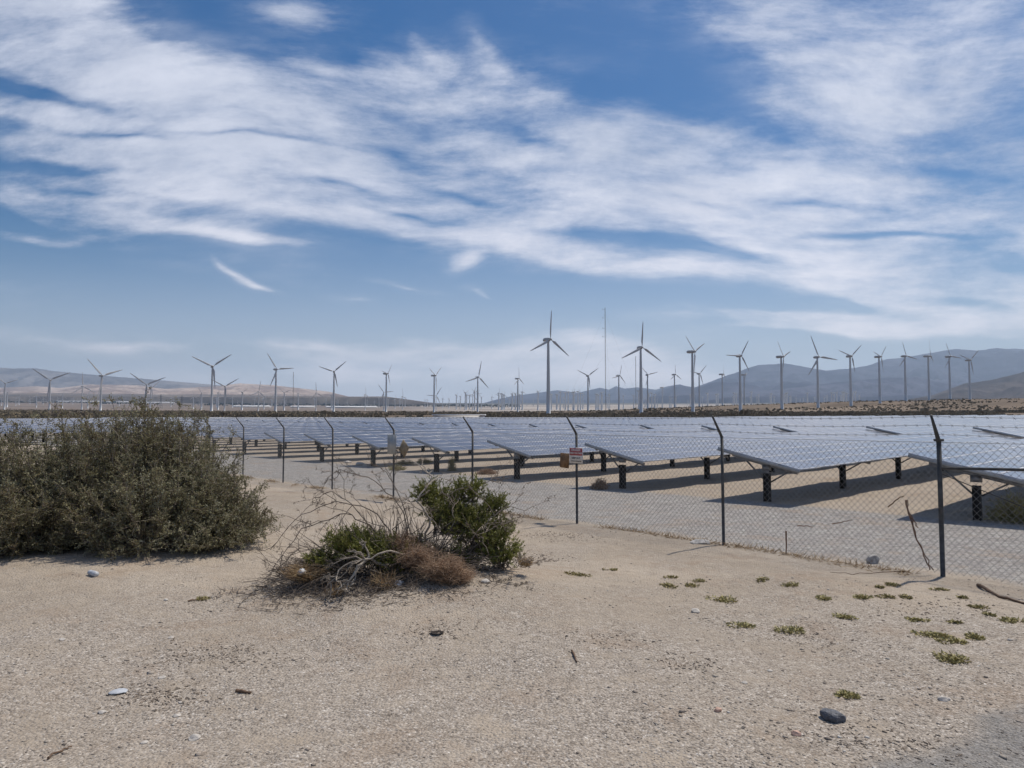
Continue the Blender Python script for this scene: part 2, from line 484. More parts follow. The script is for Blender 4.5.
ridge('mountain', [(890, 403), (933, 395), (953, 388), (965, 383.5), (978, 382), (992, 379.6), (1008, 376.6), (1024, 371.8), (1060, 362), (1150, 350), (1300, 370), (1400, 390)],
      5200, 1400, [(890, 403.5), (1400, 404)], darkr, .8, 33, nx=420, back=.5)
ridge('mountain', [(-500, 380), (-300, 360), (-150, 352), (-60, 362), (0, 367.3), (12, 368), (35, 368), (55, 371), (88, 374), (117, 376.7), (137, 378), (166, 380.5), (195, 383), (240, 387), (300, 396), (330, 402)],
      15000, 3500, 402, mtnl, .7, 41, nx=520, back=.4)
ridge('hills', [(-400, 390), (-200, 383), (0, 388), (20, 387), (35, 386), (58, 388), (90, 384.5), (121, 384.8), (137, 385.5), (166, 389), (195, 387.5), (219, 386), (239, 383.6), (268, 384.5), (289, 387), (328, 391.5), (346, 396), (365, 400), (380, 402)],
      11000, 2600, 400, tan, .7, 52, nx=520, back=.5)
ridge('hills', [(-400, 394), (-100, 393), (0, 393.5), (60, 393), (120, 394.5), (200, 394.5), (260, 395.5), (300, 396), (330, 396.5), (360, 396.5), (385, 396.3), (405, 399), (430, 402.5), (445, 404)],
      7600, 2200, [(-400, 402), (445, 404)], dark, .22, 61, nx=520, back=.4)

# ------------------------------------------------------------------ solar tables
TILT = math.atan2(.48, 2.20)
HW = 2.252 / 2
ZC = 1.115                       # height of the table's middle above its base
MW = 1.2                        # module length along the row
MH = 2.252 / 4
rot_row = math.atan2(U[1], U[0])
BLK = 24.6                      # table length; pitch between tables
NMOD = 20
# local frame: x along the row, y towards V (high side), z up
cT, sT = math.cos(TILT), math.sin(TILT)
TR = np.array([[1, 0, 0], [0, cT, -sT], [0, sT, cT]])


def module(mb, x, y, val=.5):
    """framed glass plate, centre (x, y) in the table plane"""
    w, h, b, th = MW - .01, MH - .01, .013, .035
    o = [(-w / 2, -h / 2), (w / 2, -h / 2), (w / 2, h / 2), (-w / 2, h / 2)]
    i = [(-w / 2 + b, -h / 2 + b), (w / 2 - b, -h / 2 + b), (w / 2 - b, h / 2 - b), (-w / 2 + b, h / 2 - b)]
    v = [(a, c, 0) for a, c in o] + [(a, c, 0) for a, c in i] + [(a, c, -.006) for a, c in i] + [(a, c, -th) for a, c in o]
    v = np.array(v, float) + np.array([x, y, 0])
    fr = [[0, 1, 5, 4], [1, 2, 6, 5], [2, 3, 7, 6], [3, 0, 4, 7]]
    fr += [[4, 5, 9, 8], [5, 6, 10, 9], [6, 7, 11, 10], [7, 4, 8, 11]]
    fr += [[12, 13, 1, 0], [13, 14, 2, 1], [14, 15, 3, 2], [15, 12, 0, 3]]
    base = v @ TR.T + np.array([0, 0, ZC])
    mb.add(base, fr, 0, val)
    # separate vertices so every plate has its own tone
    mb.add(base[8:12], [[0, 1, 2, 3]], 1, val)
    mb.add(base[12:16], [[3, 2, 1, 0]], 2, val)


X0 = -.365                      # table starts a little before its first post


def module_spots(nm=20):
    for k in range(nm):
        for r in range(4):
            yield X0 + MW * (k + .5), (r - 1.5) * MH + .07


mods = (M['alu'], M['glass'], M['underside'])
surf_protos = {}
for nm in (17, 18, 19, 20):
    mb = MB()
    for x, y in module_spots(nm): module(mb, x, y, random.random())
    surf_protos[nm] = mb.build('panel_surface', mods)
mb = MB(); module(mb, 0, 0, .5)
mod_proto = mb.build('solar_module', mods)
# beams along the row, and the channel that closes each end
beam_protos = {}
for nm in (17, 18, 19, 20):
    mb = MB()
    for yy in (-.62, .74):
        c = TR @ np.array([0, yy, -.085]) + np.array([0, 0, ZC])
        mb.box((X0 + MW * nm / 2, c[1], c[2]), (MW * nm - .05, .06, .09), TR)
    beam_protos[nm] = mb.build('support_beam', M['beam'])
mb = MB()
c = TR @ np.array([0, .07, -.068]) + np.array([0, 0, ZC])
mb.box((0, c[1], c[2]), (.028, 2.25, .058), TR)
rail_proto = mb.build('end_rail', M['endrail'])
# one post with a cap plate, one rafter
mb = MB()
mb.box((0, -.062, -.2 + (ZC - .42) / 2), (.17, .012, ZC + .02))
mb.box((0, .062, -.2 + (ZC - .42) / 2), (.17, .012, ZC + .02))
mb.box((0, 0, -.2 + (ZC - .42) / 2), (.012, .112, ZC + .02))
post_proto = mb.build('post', M['pilepost'])
mb = MB()
c = TR @ np.array([0, 0, -.17]) + np.array([0, 0, ZC])
mb.box(c, (.06, 1.72, .08), TR)
mb.box((.0, 0, ZC - .26), (.10, .2, .14))
for sy in (-1, 1):
    e1 = TR @ np.array([0, sy * .62, -.2]) + np.array([0, 0, ZC])
    a1 = np.array([0, sy * .07, ZC - .62]); d1 = e1 - a1; L1_ = np.linalg.norm(d1); ang1 = math.atan2(d1[2], d1[1])
    mb.box((.09, (e1[1] + a1[1]) / 2, (e1[2] + a1[2]) / 2), (.03, L1_, .035), np.array(Matrix.Rotation(ang1, 3, 'X')))
rafter_proto = mb.build('rafter', M['beam'])
for p in (mod_proto, post_proto, rafter_proto, *surf_protos.values(), *beam_protos.values(), rail_proto): col.objects.unlink(p)


def inst(proto, parent, loc=(0, 0, 0), name=None):
    o = bpy.data.objects.new(name or proto.name.split('.')[0], proto.data)
    col.objects.link(o); o.parent = parent; o.location = loc
    return o


ORD = ['first', 'second', 'third', 'fourth', 'fifth', 'sixth', 'seventh', 'eighth', 'ninth', 'tenth', 'eleventh', 'twelfth', 'thirteenth', 'fourteenth', 'fifteenth', 'sixteenth', 'seventeenth', 'eighteenth', 'nineteenth', 'twentieth', 'twenty-first', 'twenty-second', 'twenty-third', 'twenty-fourth', 'twenty-fifth', 'twenty-sixth', 'twenty-seventh', 'twenty-eighth', 'twenty-ninth', 'thirtieth', 'thirty-first', 'thirty-second', 'thirty-third', 'thirty-fourth', 'thirty-fifth', 'thirty-sixth', 'thirty-seventh', 'thirty-eighth', 'thirty-ninth', 'fortieth']
NEARLAB = {
    0: 'tilted solar table at the right edge, raised corner just left of the rightmost post',
    1: 'tilted solar table whose near corner juts out right of the second fence post',
    2: 'tilted solar table with its near corner between the danger sign and second fence post',
    3: 'tilted solar table whose near corner ends just left of the danger sign',
    4: 'tilted solar table with its near corner above the green right half of the bare shrub',
    5: 'blue tilted solar table with its near corner behind the small pale sign plate',
}


def D_near(b): return np.hypot(*b) < 35


def tbl_visible(n, sa):
    best = False
    for sx in np.linspace(0, 24, 9):
        p = A0 + V * 4.62 * n + U * (sa + sx)
        if p[1] > 5 and -60 < 512 + F * p[0] / p[1] < 1090: best = True
    return best


BLKN = ['nearest block', 'second block', 'third block', 'fourth block', 'fifth block', 'sixth block', 'last block']
for n in range(-1, 36):
    nm0 = 20 if n <= 1 else 19 if n == 2 else 18 if n in (3, 4, 5) else 17
    s0 = 0.
    for j in range(0 if n < 13 else -1, 7):
        nm = nm0 if j == 0 else 20
        if j == -1: sa = -MW * 20 - .1
        else:
            sa = s0; s0 = sa + MW * nm + .06
        base = A0 + V * 4.62 * n + U * sa
        mid = base + U * 12
        if np.hypot(*mid) > 168 or not tbl_visible(n, sa): continue
        fin = base + U * MW * nm
        za, zb = float(gz(*base)), float(gz(*fin))
        if D_near(base): za = za * .4
        st = .13 if j >= 1 else 0.
        e = empty('solar_table', (base[0], base[1], za + st))
        e.rotation_euler = (0, -math.atan2(zb - za, MW * nm), rot_row)
        if j == 0 and n in NEARLAB: lab = NEARLAB[n]
        else: lab = 'tilted solar table, %s, %s row from the right' % ('left of the nearest block' if j < 0 else BLKN[j], ORD[n + 1])
        tag(e, lab, 'solar panel', 'tilted solar tables in rows')
        if j == 0 and -1 <= n <= 7:
            for x, y in module_spots(nm):
                p = TR @ np.array([0, y, 0])
                inst(mod_proto, e, (x, p[1], p[2]))
        else:
            inst(surf_protos[nm], e)
        inst(beam_protos[nm], e); inst(rail_proto, e, (X0 + .015, 0, 0)); inst(rail_proto, e, (X0 + MW * nm - .015, 0, 0))
        for q in range(6):
            xx = q * 4.75
            if xx > MW * nm - .6: continue
            inst(post_proto, e, (xx, 0, 0)); inst(rafter_proto, e, (xx, 0, 0))

# ------------------------------------------------------------------ chain link fence
FP = [np.array([5.77, 9.62]) + V * 3.25 * k for k in range(-1, 17)]
fence = empty('chain_link_fence', (FP[1][0], FP[1][1], 0))
tag(fence, 'chain link fence with dark posts and three strands of barbed wire on outward arms', 'fence')
FH = 1.815


def rel(p, z): return np.array([p[0] - FP[1][0], p[1] - FP[1][1], z])


arm_d = np.array([-U[0], -U[1]])
FZ = [float(gz(*p)) for p in FP]
fzr = [z * .3 for z in FZ]
for k, p in enumerate(FP):
    mb = MB()
    r = .031 if k == 1 else .025
    lean = (random.random() - .5) * .02
    mb.tube([rel(p, FZ[k] - .25), rel(p + V * lean * .5, .9), rel(p + V * lean, FH)], r, 10)
    po = mb.build('post', M['galv'], fence, smooth=True)
    mb = MB()
    t = p + V * lean
    mb.tube([rel(t, FH - .03), rel(t + arm_d * .03, FH + .02), rel(t + arm_d * .29, FH + .335)], [r * 1.08, r * .95, .016], 8)
    if k == 1: mb.box(rel(t, FH), (.09, .09, .035))
    mb.build('barbed_wire_arm', M['galv'], po, smooth=True)
# mesh: two families of slanting wires, woven 2 mm apart
L0, L1 = FP[0], FP[-1]
LEN = np.linalg.norm(L1 - L0)
dg = .086
mb = MB()
htop, hbot = FH - .03, .02
span = htop - hbot
nw = int(LEN / dg)
for sgn, off in ((1, .003), (-1, -.003)):
    for i in range(-20, nw + 1):
        a = i * dg; bq = a + span * .93
        a0, a1 = max(a, 0), min(bq, LEN)
        if a1 <= a0: continue
        z0 = hbot + (a0 - a) / (bq - a) * span; z1 = hbot + (a1 - a) / (bq - a) * span
        if sgn < 0: z0, z1 = htop - (z0 - hbot), htop - (z1 - hbot)
        pts = []
        for q in np.linspace(0, 1, 4):
            sq = a0 + (a1 - a0) * q
            pp = L0 + V * sq + U * (off + .035 + .018 * math.sin(sq * 1.9) + .008 * math.sin(sq * 7))
            pts.append(rel(pp, z0 + (z1 - z0) * q + .02 * math.sin(sq * .8)))
        mb.tube(pts, .0023, 3, cap=False)
mb.build('chain_link_mesh', M['mesh'], fence)
for k, (a, h) in enumerate(((.08, .08), (.18, .205), (.275, .32))):
    mb = MB()
    pts = []
    for i in range(len(FP) - 1):
        for q in np.linspace(0, 1, 7)[:-1]:
            pp = FP[i] * (1 - q) + FP[i + 1] * q + arm_d * a
            pts.append(rel(pp, FH + h - .03 * 4 * q * (1 - q)))
    mb.tube(pts, .0028, 4)
    # barbs
    for sv in np.arange(.1, min(LEN, 42), .14):
        i = int(sv / 3.25); q = sv / 3.25 - i
        if i >= len(FP) - 1: break
        pp = rel(FP[i] * (1 - q) + FP[i + 1] * q + arm_d * a, FH + h - .03 * 4 * q * (1 - q))
        for w in ((.02, .01, .022), (-.014, .012, .02)):
            w = np.array(w); mb.tube([pp - w, pp + w], .0022, 3, cap=False)
    mb.build('barbed_wire', M['mesh'], fence)
mb = MB()
pts = [rel(L0 + V * s_, htop) for s_ in np.linspace(0, LEN, 60)]
mb.tube(pts, .003, 4); mb.build('tension_wire', M['mesh'], fence)
mb = MB()
mb.tube([rel(FP[1], 1.44), rel(FP[0], 1.52)], .019, 8); mb.build('brace_rail', M['galv'], fence, smooth=True)
mb = MB()
mb.tube([rel(FP[1], 1.37), rel(FP[0], .05)], .006, 5); mb.build('truss_rod', M['galv'], fence)


# ------------------------------------------------------------------ signs on the fence
def text_mesh(s, size, m, parent, loc, name='lettering'):
    cu = bpy.data.curves.new('t', 'FONT'); cu.body = s; cu.size = size; cu.align_x = 'CENTER'; cu.align_y = 'CENTER'
    cu.extrude = .0008; cu.offset = .0012
    ob = bpy.data.objects.new('t', cu); col.objects.link(ob)
    dgp = bpy.context.evaluated_depsgraph_get(); dgp.update()
    me = bpy.data.meshes.new_from_object(ob.evaluated_get(dgp))
    bpy.data.objects.remove(ob)
    me.materials.clear(); me.materials.append(m)
    o = bpy.data.objects.new(name, me); col.objects.link(o); o.parent = parent; o.location = loc
    o.rotation_euler = (R(90), 0, 0)
    return o


def face_rot(): return math.atan2(V[1], V[0]) + math.pi


p3 = FP[3]
ps = p3 - U * .045 - V * 0.02
sg = empty('warning_sign', (ps[0], ps[1], 1.37), face_rot())
tag(sg, 'small red and white danger sign wired to the third fence post from the right', 'sign')
mb = MB(); mb.box((0, 0, 0), (.36, .004, .315)); mb.build('plate', M['sign_white'], sg)
mb = MB(); mb.box((0, -.0045, .073), (.335, .003, .145)); mb.build('red_field', M['sign_red'], sg)
text_mesh('DANGER', .060, M['sign_white'], sg, (0, -.0075, .108))
text_mesh('HIGH VOLTAGE', .045, M['sign_white'], sg, (0, -.0075, .045))
text_mesh('KEEP OUT', .05, M['sign_ink'], sg, (0, -.0045, -.055))
text_mesh('AUTHORIZED PERSONNEL ONLY', .019, M['sign_ink'], sg, (0, -.0045, -.115))
pb = p3 + V * .36 + U * .03
bd = empty('weathered_board', (pb[0], pb[1], 1.25), face_rot())
tag(bd, 'rust brown weathered board hung on the fence mesh left of the danger sign', 'board')
mb = MB(); mb.box((0, 0, 0), (.24, .012, .30), np.array(Matrix.Rotation(R(3), 3, 'Y'))); mb.build('board', M['rustwood'], bd)
p5 = FP[5] - U * .045 + V * .03
g2 = empty('blank_sign', (p5[0], p5[1], 1.42), face_rot())
tag(g2, 'small pale grey sign plate on the fence post behind the bare shrub', 'sign')
mb = MB(); mb.box((0, 0, 0), (.42, .004, .52)); mb.build('plate', M['sign_grey'], g2)
p5b = FP[5] - V * .42 + U * .03
g3 = empty('tan_board', (p5b[0], p5b[1], 1.32), face_rot())
tag(g3, 'crooked tan board on the fence mesh beside the pale grey sign plate', 'board')
mb = MB(); mb.box((0, 0, 0), (.34, .012, .34), np.array(Matrix.Rotation(R(38), 3, 'Y'))); mb.build('board', M['tan_board'], g3)

# ------------------------------------------------------------------ wind turbines
HUB = 45.0


def tower_mesh():
    mb = MB()
    hs = np.array([-6, 0, .01, 10, 22, 34, 44.0]); rs = np.array([1.55, 1.5, 1.32, 1.18, 1.0, .85, .72])
    mb.tube(np.stack([hs * 0, hs * 0, hs], -1), rs, 20, cap=False)
    mb.tube([(0, 0, 43.9), (0, 0, 44.1)], [.9, .9], 16)
    o = mb.build('tower', M['tower'], smooth=True); col.objects.unlink(o)
    return o


def nacelle_mesh():
    # local: rotor faces +x ; body runs back along -x
    mb = MB()
    secs = [(1.5, .72), (1.1, .95), (0, 1.15), (-3.0, 1.12), (-4.1, .85), (-4.3, .6)]
    ring = []
    for x, s in secs:
        for a in np.arange(12) * 2 * math.pi / 12 + math.pi / 12:
            cx, cz = math.cos(a), math.sin(a)
            q = (abs(cx) ** 4 + abs(cz) ** 4) ** .25
            ring.append((x, cx / q * s * .92, cz / q * s))
    n = 12; f = []
    for i in range(len(secs) - 1):
        for j in range(n): f.append([i * n + j, i * n + (j + 1) % n, (i + 1) * n + (j + 1) % n, (i + 1) * n + j])
    mb.add(ring, f)
    for b in (0, (len(secs) - 1) * n):
        mb.f.append(np.array([[b, b + q, b + q + 1] for q in range(1, n - 1)])); mb.m.append(np.zeros(n - 2, int))
    mb.tube([(-3.2, 0, 1.1), (-3.2, 0, 2.0)], .06, 6)
    o = mb.build('nacelle', M['nacelle'], smooth=False); col.objects.unlink(o)
    return o


def hub_mesh():
    mb = MB()
    mb.tube([(1.45, 0, 0), (1.7, 0, 0), (2.5, 0, 0), (3.0, 0, 0), (3.25, 0, 0)], [.75, .85, .8, .5, .05], 12)
    o = mb.build('hub', M['nacelle'], smooth=True); col.objects.unlink(o)
    return o


def blade_mesh():
    # unit length 16 m along +z, chord along y, thickness along x
    mb = MB(); secs = []
    N = 10
    data = [(.5, .42, 1., 0), (1.4, .45, 1., 5), (3.2, 1.5, .28, 18), (6, 1.32, .2, 12), (9, 1.05, .17, 7), (12, .8, .15, 3), (14.6, .52, .13, 1), (15.7, .3, .13, 0), (16, .08, .2, 0)]
    ring = []
    for z, ch, th, tw in data:
        for a in np.arange(N) * 2 * math.pi / N:
            yy = math.cos(a) * ch / 2 - (ch * .15 if th < .5 else 0); xx = math.sin(a) * ch / 2 * th
            c, s = math.cos(R(tw)), math.sin(R(tw))
            ring.append((xx * c - yy * s + 2.1, xx * s + yy * c, z))
    f = []
    for i in range(len(data) - 1):
        for j in range(N): f.append([i * N + j, i * N + (j + 1) % N, (i + 1) * N + (j + 1) % N, (i + 1) * N + j])
    mb.add(ring, f)
    o = mb.build('blade', M['blade'], smooth=True); col.objects.unlink(o)
    return o


tw_p, na_p, hu_p, bl_p = tower_mesh(), nacelle_mesh(), hub_mesh(), blade_mesh()


def fit(tips):
    """rotor phase, foreshortening and length from the blade tips seen"""
    best = None
    T = np.array(tips, float)
    for phi in np.radians(np.arange(0, 120, 3)):
        for c in (.35, .5, .65, .8, .95, -.35, -.5, -.65, -.8):
            d = np.array([[c * math.sin(phi + k * 2 * math.pi / 3), -math.cos(phi + k * 2 * math.pi / 3)] for k in range(3)])
            e = 0; num = den = 0; pick = []
            used = set()
            for t_ in T:
                k = max((q for q in range(3) if q not in used), key=lambda q: (t_ @ d[q]) / np.linalg.norm(d[q]))
                used.add(k); pick.append(k); num += t_ @ d[k]; den += d[k] @ d[k]
            Lb = num / den
            e = sum(np.sum((t_ - Lb * d[k]) ** 2) for t_, k in zip(T, pick)) / Lb ** 2 * len(T)
            e += .02 * (abs(c) < .4)
            if Lb > 0 and (best is None or e < best[0]): best = (e, phi, c, Lb)
    return best[1:]


def turbine(px, hub_y, hgt, phi, c, Lpx, label, group, D=None, stout=1.):
    """hgt: tower height seen in pixels"""
    D = HUB * F / hgt if D is None else D
    r = ray(px, hub_y)
    x = r[0] / r[1] * D; y = D
    g = float(gz(x, y))
    zh = EYE + r[2] / r[1] * D
    H = zh - g
    s = H / (HUB + .0)
    yaw = math.acos(min(1, abs(c))) * (1 if c > 0 else -1)
    # rotor axis turned away from the line of sight, facing away from the viewer to the right
    ax = math.atan2(math.cos(yaw), math.sin(yaw)) if c > 0 else math.atan2(math.cos(yaw), -math.sin(-yaw))
    ax = math.atan2(-math.cos(yaw), abs(math.sin(yaw)))       # axis towards viewer's right
    e = empty('wind_turbine', (x, y, g)); e.scale = (s, s, s)
    inst(tw_p, e).scale = (stout, stout, 1)
    na = inst(na_p, e, (0, 0, HUB)); na.rotation_euler = (0, 0, ax)
    hu = inst(hu_p, e, (0, 0, HUB)); hu.rotation_euler = (0, 0, ax)
    Lm = Lpx / F * D / s
    for k in range(3):
        b = inst(bl_p, e)
        a = phi + k * 2 * math.pi / 3
        # rotor plane: local y axis after turning by ax; seen to the right when positive
        Mx = Matrix.Rotation(ax, 4, 'Z') @ Matrix.Rotation(-a, 4, 'X')
        b.matrix_local = Matrix.Translation((0, 0, HUB)) @ Mx @ Matrix.Diagonal((1, max(.8, Lm / 16), Lm / 16, 1))
    tag(e, label, 'wind turbine', group)
    return e


def z1(x, y): return (x / 5.12, 340 + y / 5.12)
def z2(x, y): return (180 + x / 5.12, 340 + y / 5.12)
def z3(x, y): return (360 + x / 5.12, 340 + y / 5.12)
def z4(x, y): return (500 + x / 5.12, 300 + y / 5.12)
def z5(x, y): return (660 + x / 5.12, 320 + y / 5.12)
def z6(x, y): return (824 + x / 5.12, 320 + y / 5.12)


TB = [  # zoom frame, hub, base y px, blade tips
    (z1, (27, 222), 411, [(0, 205), (65, 183)]),
    (z1, (258, 205), 414, [(180, 150), (345, 165)]),
    (z1, (422, 238), 412.5, [(418, 165)]),
    (z1, (520, 183), 418, [(500, 105), (572, 140)]),
    (z1, (750, 228), 416, [(682, 188), (815, 170)]),
    (z1, (772, 247), 413.5, [(818, 208)]),
    (z2, (166, 135), 419, [(88, 83), (250, 68), (188, 240)]),
    (z2, (230, 238), 417, [(185, 210), (298, 192)]),
    (z2, (402, 265), 415.5, [(415, 195), (360, 275), (432, 280)]),
    (z2, (492, 150), 418, [(462, 65), (578, 142), (487, 228)]),
    (z2, (697, 272), 415.5, [(703, 205), (660, 285), (725, 290)]),
    (z2, (789, 162), 416.5, [(850, 110), (808, 240)]),
    (z3, (27, 280), 413, [(27, 240)]),
    (z3, (122, 268), 415, [(88, 230), (170, 268)]),
    (z3, (135, 172), 416, [(130, 125), (122, 235)]),
    (z3, (218, 290), 411, [(200, 250), (238, 320)]),
    (z3, (380, 182), 415.5, [(364, 140), (368, 268)]),
    (z3, (390, 285), 416, [(330, 280), (410, 250)]),
    (z3, (577, 280), 414, [(535, 282), (592, 240)]),
    (z3, (603, 190), 415, [(595, 105), (680, 215), (563, 242)]),
    (z3, (808, 198), 416, [(798, 125), (778, 215), (838, 212)]),
    (z4, (247, 202), 417.5, [(254, 60), (160, 288), (375, 270)]),
    (z4, (450, 388), 415, [(390, 368), (508, 345), (455, 455)]),
    (z4, (608, 387), 414, [(622, 330), (640, 425)]),
    (z4, (720, 243), 415.5, [(727, 110), (610, 305)]),
    (z4, (755, 383), 412.5, [(728, 350), (820, 370), (745, 440)]),
    (z4, (830, 448), 407, [(813, 425), (838, 500)]),
    (z4, (893, 382), 408, [(884, 325), (860, 405), (930, 405)]),
    (z5, (165, 162), 415.5, [(135, 135), (285, 125), (158, 310)]),
    (z5, (200, 275), 407, [(150, 262), (245, 228), (222, 330)]),
    (z5, (318, 278), 406, [(322, 232)]),
    (z5, (408, 183), 415.5, [(462, 100), (320, 180), (455, 245)]),
    (z5, (430, 280), 405, [(480, 268)]),
    (z5, (620, 188), 414.5, [(705, 125), (570, 172), (648, 300)]),
    (z5, (805, 190), 414, [(760, 85), (925, 202), (738, 280)]),
    (z6, (133, 185), 413, [(195, 135), (50, 165)]),
    (z6, (281, 188), 410, [(322, 140), (232, 172)]),
    (z6, (413, 185), 405, [(380, 110), (375, 215)]),
    (z6, (533, 185), 403, [(548, 100), (578, 245)]),
    (z6, (640, 187), 402, [(605, 115), (592, 245), (700, 190)]),
    (z6, (742, 205), 402, [(812, 155), (770, 285), (680, 188)]),
]
TB.sort(key=lambda t: t[0](*t[1])[0])
for i, (zf, hub, by, tips) in enumerate(TB):
    hx, hy = zf(*hub)
    tp = [(zf(*t)[0] - hx, zf(*t)[1] - hy) for t in tips]
    hgt = by - hy
    if len(tp) == 1:
        a = math.atan2(tp[0][0], -tp[0][1]); phi, c, Lp = a, .5, max(math.hypot(*tp[0]), hgt * .3)
    else:
        phi, c, Lp = fit(tp)
    Lp = min(max(Lp, hgt * .3), hgt * .6)
    size = 'tallest' if hgt > 65 else 'tall' if hgt > 45 else 'mid-sized' if hgt > 28 else 'small distant'
    up = min(abs(((math.degrees(phi) + k * 120 + 180) % 360) - 180) for k in range(3))
    pose = 'one blade straight up' if up < 12 else 'two blades raised in a V' if up > 45 else 'one blade slanting upward'
    if hgt > 75: lab = 'tallest white wind turbine near the middle, left of the thin met mast'
    elif 65 < hgt <= 75: lab = 'second tallest white wind turbine, first tall one right of the thin met mast'
    else: lab = '%s wind turbine, %s, %s main one from the left' % (size, pose, ORD[i] if i < 40 else 'last')
    turbine(hx, hy, hgt, phi, c, Lp, lab, 'wind turbines along the skyline')

# small ones far out on the plain
FARB = [(1.6, 398, 410), (7.5, 392.5, 407), (16, 398.5, 410), (36.7, 395.6, 410), (62.7, 394.7, 410), (88, 395, 410), (193.4, 396.6, 411),
        (201.7, 393, 411), (218.3, 393, 412), (242.3, 392.3, 412.5), (264, 398, 412), (284.3, 392.7, 412.5), (298.4, 393.7, 408), (331.7, 394.7, 408),
        (578, 391.5, 407), (395, 399, 410), (425, 400, 410), (449, 399, 409)]
r2 = random.Random(5)
for k in range(120):
    px = r2.uniform(455, 860); h = r2.uniform(7, 15)
    FARB.append((px, 407.5 - h - r2.uniform(-1, 2), 407.5))
for k in range(60):
    px = r2.uniform(5, 455); h = r2.uniform(6, 11); FARB.append((px, 408 - h, 408))
for px, hy, by in FARB:
    hgt = max(by - hy, 7)
    turbine(px, hy, hgt, r2.uniform(0, 2.09), r2.choice([.4, .6, .8, -.5]), hgt * .38,
            'tiny pale wind turbine far out on the plain, among many like it', 'tiny wind turbines on the far plain', stout=1.6)


# met masts and pylons
def mast(px, top_y, D, w, label, guys=True, arms=True):
    r = ray(px, top_y); x = r[0] / r[1] * D; g = float(gz(x, D)); H = EYE + r[2] / r[1] * D - g
    e = empty('met_mast', (x, D, g)); tag(e, label, 'mast')
    mb = MB()
    c = [(w * math.cos(a), w * math.sin(a)) for a in (0, 2.094, 4.189)]
    for a in c: mb.tube([(a[0], a[1], 0), (a[0], a[1], H)], .09 * w / .35, 4)
    zz = np.arange(0, H, w * 3)
    for k, z in enumerate(zz[:-1]):
        for q in range(3):
            a, b = c[q], c[(q + 1) % 3]
            mb.tube([(a[0], a[1], z), (b[0], b[1], zz[k + 1])], .05 * w / .35, 3, cap=False)
    mb.build('lattice', M['lattice'], e)
    if arms:
        for z in (.98, .9, .8, .72):
            mb = MB(); mb.tube([(0, 0, H * z), (-1.9, 0, H * z)], .06, 4); mb.tube([(-1.9, 0, H * z), (-1.9, 0, H * z + .7)], .09, 4)
            mb.build('instrument_arm', M['lattice'], e)
    if guys:
        mb = MB()
        for q in range(3):
            a = q * 2.094 + .5
            for z in (.95, .55):
                mb.tube([(0, 0, H * z), (math.cos(a) * H * .45, math.sin(a) * H * .45, 0)], .02, 3, cap=False)
        mb.build('guy_wires', M['lattice'], e)


mast(605, 307.5, 520, .26, 'very tall thin lattice met mast rising between the two tallest turbines')
mast(635.5, 356, 800, .3, 'faint slender mast just left of the second tallest turbine', arms=False)
mast(293.5, 372, 900, .3, 'faint slender mast right of the turbine with a level blade at left', arms=False)
for px, ty, D, lab in ((161, 394.5, 2400, 'small dark lattice pylon on the plain below the tan hills, left of two'), (182, 395.5, 2400, 'small dark lattice pylon on the plain below the tan hills, right of two')):
    r = ray(px, ty); x = r[0] / r[1] * D; g = float(gz(x, D)); H = EYE + r[2] / r[1] * D - g
    e = empty('pylon', (x, D, g)); tag(e, lab, 'pylon')
    mb = MB()
    for sx in (-1, 1):
        for sy in (-1, 1): mb.tube([(sx * H * .1, sy * H * .1, 0), (sx * H * .03, sy * H * .03, H * .6), (sx * .4, sy * .4, H)], .35, 4)
    for z in np.arange(0, H, H / 9): mb.tube([(-H * .09 * (1 - z / H) - .5, 0, z), (H * .05, 0, z + H / 9)], .25, 3)
    mb.build('lattice', M['lattice'], e)
    for z in (.7, .85): 
        mb = MB(); mb.box((0, 0, H * z), (H * .34, .8, .6)); mb.build('cross_arm', M['lattice'], e)


# far buildings
def shed(px, ytop, w_px, D, label, h=5.):
    r = ray(px, ytop); x = r[0] / r[1] * D; g = float(gz(x, D)); w = w_px / F * D
    e = empty('warehouse', (x, D, g)); tag(e, label, 'building', 'long pale sheds on the far plain')
    hh = max(h, EYE + r[2] / r[1] * D - g)
    mb = MB(); mb.box((0, 0, hh / 2 - 3), (w, 26, hh + 6)); mb.build('wall', M['shed_wall'], e)
    mb = MB(); mb.add([(-w / 2 - .6, -14, hh), (w / 2 + .6, -14, hh), (w / 2 + .6, 0, hh + 3), (-w / 2 - .6, 0, hh + 3), (w / 2 + .6, 14, hh), (-w / 2 - .6, 14, hh)],
                      [[0, 1, 2, 3], [3, 2, 4, 5]]); mb.build('roof', M['white_roof'], e)


for px, yt, w, lab in ((78, 402.2, 44, 'long white shed on the far plain, leftmost'), (118, 403.6, 22, 'short white shed on the far plain, second from left'),
                       (155, 404, 38, 'white shed on the far plain, third from left'), (252, 407, 36, 'white shed on the far plain, fourth from left'),
                       (303, 406.5, 24, 'white shed on the far plain, fifth from left'), (352, 408.5, 50, 'white shed on the far plain, rightmost')):
    shed(px, yt + (1.0 if yt < 405 else .4), w, 5200 if yt < 405 else 3300, lab)
# white roof just behind the panels
r = ray(459.5, 414.2); D = 185.; x = r[0] / r[1] * D; g = float(gz(x, D)); zt = EYE + r[2] / r[1] * D
e = empty('white_shed', (x, D, g)); tag(e, 'low white flat roof showing just behind the solar field', 'building')
mb = MB(); mb.box((0, 0, (zt - g) / 2 - .3), (13, 6, zt - g)); mb.build('wall', M['white_roof'], e)
mb = MB(); mb.box((0, 0, zt - g - .2), (13.6, 7, .3)); mb.build('roof', M['white_roof'], e)


